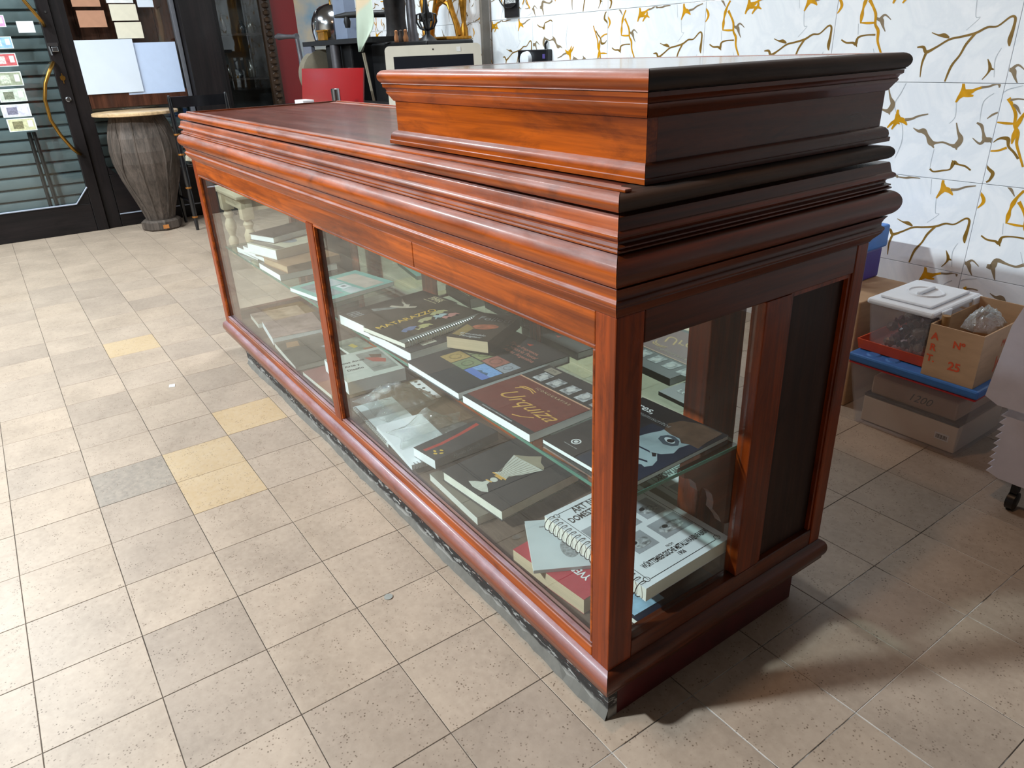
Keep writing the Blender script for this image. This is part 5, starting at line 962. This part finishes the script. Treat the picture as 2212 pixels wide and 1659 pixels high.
fd = tag(B().box(-0.145, 0.145, -0.14, 0.14, 0, 0.085, 0.003).obj('archive_box', FOLD, None, loc=(-0.232, 1.575, 0.0035)), 'pale cardboard archive box inside the large clear tub', 'box')
B().box(0.085, 0.125, -0.1412, -0.1402, 0.03, 0.052).obj('barcode_label', WHITEC, fd, world=False)
bars = B()
for k in range(11): bars.box(0.089 + k * 0.003, 0.0902 + k * 0.003 + (k % 3) * 0.0004, -0.1418, -0.1413, 0.034, 0.047)
bars.obj('barcode', INK, fd, world=False)
tag(B().box(-0.145, 0.145, -0.14, 0.14, 0, 0.010, 0.002).obj('document_folder', NAVY, None, loc=(-0.232, 1.575, 0.0888)), 'navy document folder on the archive box in the clear tub', 'folder')
ke = tag(B().box(-0.13, 0.13, -0.13, 0.13, 0, 0.06, 0.006).obj('paper_parcel', M('brown parcel paper', (186, 152, 128), 0.8, var=0.1, scale=12), None, loc=(-0.235, 1.575, 0.0991)), 'brown paper parcel with handwriting at the top of the clear tub', 'parcel')
put_text('handwriting', '1200', 0.035, INK, ke, (0.02, -0.1305, 0.03), (R(90), 0, 0), 0.4)
tr_ = tag(shell(-0.10, 0.10, -0.16, 0.16, 0, 0.032, 0.006, 0.004).obj('tray', ORTRAY, None, loc=(-0.318, 1.585, 0.2420), world=False), 'orange plastic tray on the blue lid', 'tray')
sb = thing('storage_tub', 'small clear tub with white handled lid on the orange tray', 'tub', (-0.310, 1.545, 0.2465))
shell(-0.385, -0.232, 1.43, 1.66, 0.2465, 0.395, 0.016).obj('tub', BINCLR, sb)
B().box(-0.408, -0.208, 1.405, 1.685, 0.3955, 0.413, 0.007).obj('lid', WHITEPL, sb)
B().box(-0.385, -0.232, 1.435, 1.66, 0.4135, 0.4215, 0.004).obj('lid_panel', WHITEPL, sb)
B().lathe((-0.309, 1.55, 0.4217), [(0.052, 0), (0.050, 0.004), (0.046, 0.004), (0.044, 0.0006)], 24).box(-0.315, -0.303, 1.505, 1.595, 0.4222, 0.433, 0.004).obj('lid_handle', WHITEPL, sb)
for k, ya in enumerate((1.445, 1.625)): B().box(-0.2075, -0.200, ya, ya + 0.05, 0.36, 0.412, 0.003).obj('clip', WHITEPL, sb)
rdw = random.Random(12); WR = [M('wrapper %d' % k, c, 0.3, 0.2, 0.3, 40) for k, c in enumerate(((92, 66, 56), (60, 54, 56), (120, 104, 92), (86, 40, 44)))]
for k in range(24):
    q = B().lathe((0, 0, 0), [(0.006, -0.022), (0.013, -0.016), (0.005, -0.011), (0.015, -0.004), (0.015, 0.006), (0.005, 0.012), (0.013, 0.017), (0.006, 0.023)], 7)
    q.v = [(a * rdw.uniform(.7, 1.3), b * rdw.uniform(.7, 1.3), c) for a, b, c in q.v]
    o = q.obj('wrapped_sweet', WR[k % 4], None, None, False, (-0.350 + 0.042 * (k % 3) + rdw.uniform(-.004, .004), 1.475 + 0.050 * ((k // 3) % 4) + rdw.uniform(-.006, .006), 0.270 + 0.050 * (k // 12) + rdw.uniform(0, .006)))
    o.rotation_euler = (rdw.uniform(1.2, 1.9), rdw.uniform(0, .3), rdw.uniform(0, 3)); tag(o, 'dark crumpled wrapped sweet inside the small clear tub', 'sweet', 'wrapped sweets in the small tub')
cb = thing('cardboard_box', 'open cardboard carton printed ART No 25 on the blue lid', 'box', (-0.132, 1.50, 0.2390))
cx0, cx1, cy0, cy1, cz0, cz1 = -0.202, -0.060, 1.385, 1.66, 0.2390, 0.392
B().box(cx0, cx1, cy0, cy0 + 0.004, cz0, cz1).obj('front_wall', CARD, cb); B().box(cx0, cx1, cy1 - 0.004, cy1, cz0, cz1 + 0.02).obj('back_wall', CARD, cb)
B().box(cx0, cx0 + 0.004, cy0 + 0.0042, cy1 - 0.0042, cz0, cz1).obj('side_wall', CARD, cb); B().box(cx1 - 0.004, cx1, cy0 + 0.0042, cy1 - 0.0042, cz0, cz1).obj('side_wall', CARD, cb); B().box(cx0 + 0.0042, cx1 - 0.0042, cy0 + 0.0042, cy1 - 0.0042, cz0, cz0 + 0.004).obj('bottom', CARD, cb)
def ftext(t, x, z, s): put_text('lettering', t, s, ORANGE, cb, (x + 0.132, cy0 - 1.50 - 0.0006, z - 0.2390), (R(90), 0, 0), 0, 0.0009)
for k, s in enumerate(('A', 'R', 'T.')): ftext(s, -0.184, 0.358 - k * 0.033, 0.028)
ftext('Nº', -0.118, 0.348, 0.028); ftext('25', -0.118, 0.285, 0.034)
put_text('lettering', 'Jorge', 0.05, ORANGE, cb, (cx1 + 0.132 + 0.0006, 0.04, 0.05), (R(90), 0, R(90)), 0, 0.0003); put_text('lettering', 'Maria', 0.028, ORANGE, cb, (cx1 + 0.132 + 0.0006, 0.03, 0.105), (R(90), 0, R(90)), 0.3)
B().lathe((cx1 + 0.0003, 1.60, 0.36), [(0.020, 0), (0.020, 0.0006)], 18, 0).obj('round_mark', INK, cb)
b2 = bag('plastic_bag', 'clear plastic bag bulging out of the open carton', -0.125, 1.53, 0.372, 0.085, 0.14, 0.05, 5, 5)
tag(B().lathe((-0.185, 1.43, 0.2435), [(0.011, 0), (0.011, 0.165)], 12).obj('cardboard_tube', M('brown tube', (140, 104, 60), 0.7), None, 40), 'brown cardboard tube standing in the corner of the carton', 'tube')
tag(B().box(-0.42, -0.02, -0.008, 0.0, 0, 0.08, 0.002).obj('plastic_wrap', PLASTIC, None, loc=(0.14, 1.80, 0.3), world=False), 'clear plastic wrap behind the open carton', 'wrap') if False else None
# lilac grey plastic trolley at the right edge
ct = thing('plastic_trolley', 'lilac grey plastic trolley with toothed sides at the right edge', 'trolley', (0.22, 1.40, 0))
tp = [(0.028, 0.300), (0.060, 0.285), (0.40, 0.285), (0.40, 0.56), (0.065, 0.56), (0.045, 0.49)]
B().prism(tp, 1, 1.235, 1.60).obj('upper_bin', GREYPL, ct)
B().prism([(0.095, 0.40), (0.105, 0.42), (0.19, 0.42), (0.20, 0.40), (0.19, 0.375), (0.105, 0.375)], 1, 1.2335, 1.2348).obj('hand_hole', M('dark slot', (60, 58, 66), 0.7), ct)
th = [(0.10, 0.085)]
for k in range(9): th += [(0.068, 0.095 + k * 0.020), (0.082, 0.113 + k * 0.020)]
th += [(0.075, 0.284), (0.40, 0.284), (0.40, 0.085)]
B().prism(th, 1, 1.25, 1.59).obj('lower_bin', GREYPL, ct)
for xx, yy in ((0.135, 1.28), (0.37, 1.28), (0.135, 1.56), (0.37, 1.56)):
    B().lathe((xx - 0.012, yy, 0.0245), [(0.012, 0), (0.0245, 0.003), (0.0245, 0.021), (0.012, 0.024)], 16, 0).box(xx - 0.008, xx + 0.008, yy - 0.01, yy + 0.01, 0.0495, 0.0848).obj('caster', BLACKPL, ct, 40)
# carton and blue basket half hidden behind the counter
tag(B().box(-0.16, 0.16, -0.15, 0.15, 0, 0.365, 0.004).obj('cardboard_box', CARD, None, loc=(-0.625, 1.63, 0)), 'plain closed carton half hidden behind the counter', 'box')
tag(B().box(-0.12, 0.12, -0.10, 0.10, 0, 0.104, 0.006).obj('plastic_box', M('violet plastic', (70, 52, 150), 0.4), None, loc=(-0.705, 1.68, 0.3655)), 'violet plastic box on the plain carton behind the counter', 'box')
tag(B().box(-0.13, 0.13, -0.11, 0.11, 0, 0.078, 0.008).obj('plastic_box', BLUEB, None, loc=(-0.705, 1.68, 0.4700)), 'bright blue plastic box on top of the violet box', 'box')
# specks on the floor
tag(B().lathe((-0.558, -0.168, 0.0003), [(0.010, 0), (0.010, 0.0016)], 18).obj('coin', M('grey coin', (150, 150, 144), 0.5, 0.3), None, 40), 'small grey coin lying on the floor tiles before the counter', 'coin')
tag(B().prism([(-2.175, -0.305), (-2.150, -0.312), (-2.142, -0.292), (-2.168, -0.286)], 2, 0.0003, 0.0012).obj('paper_scrap', WHITEC, None), 'tiny white paper scrap on the floor tiles', 'paper')
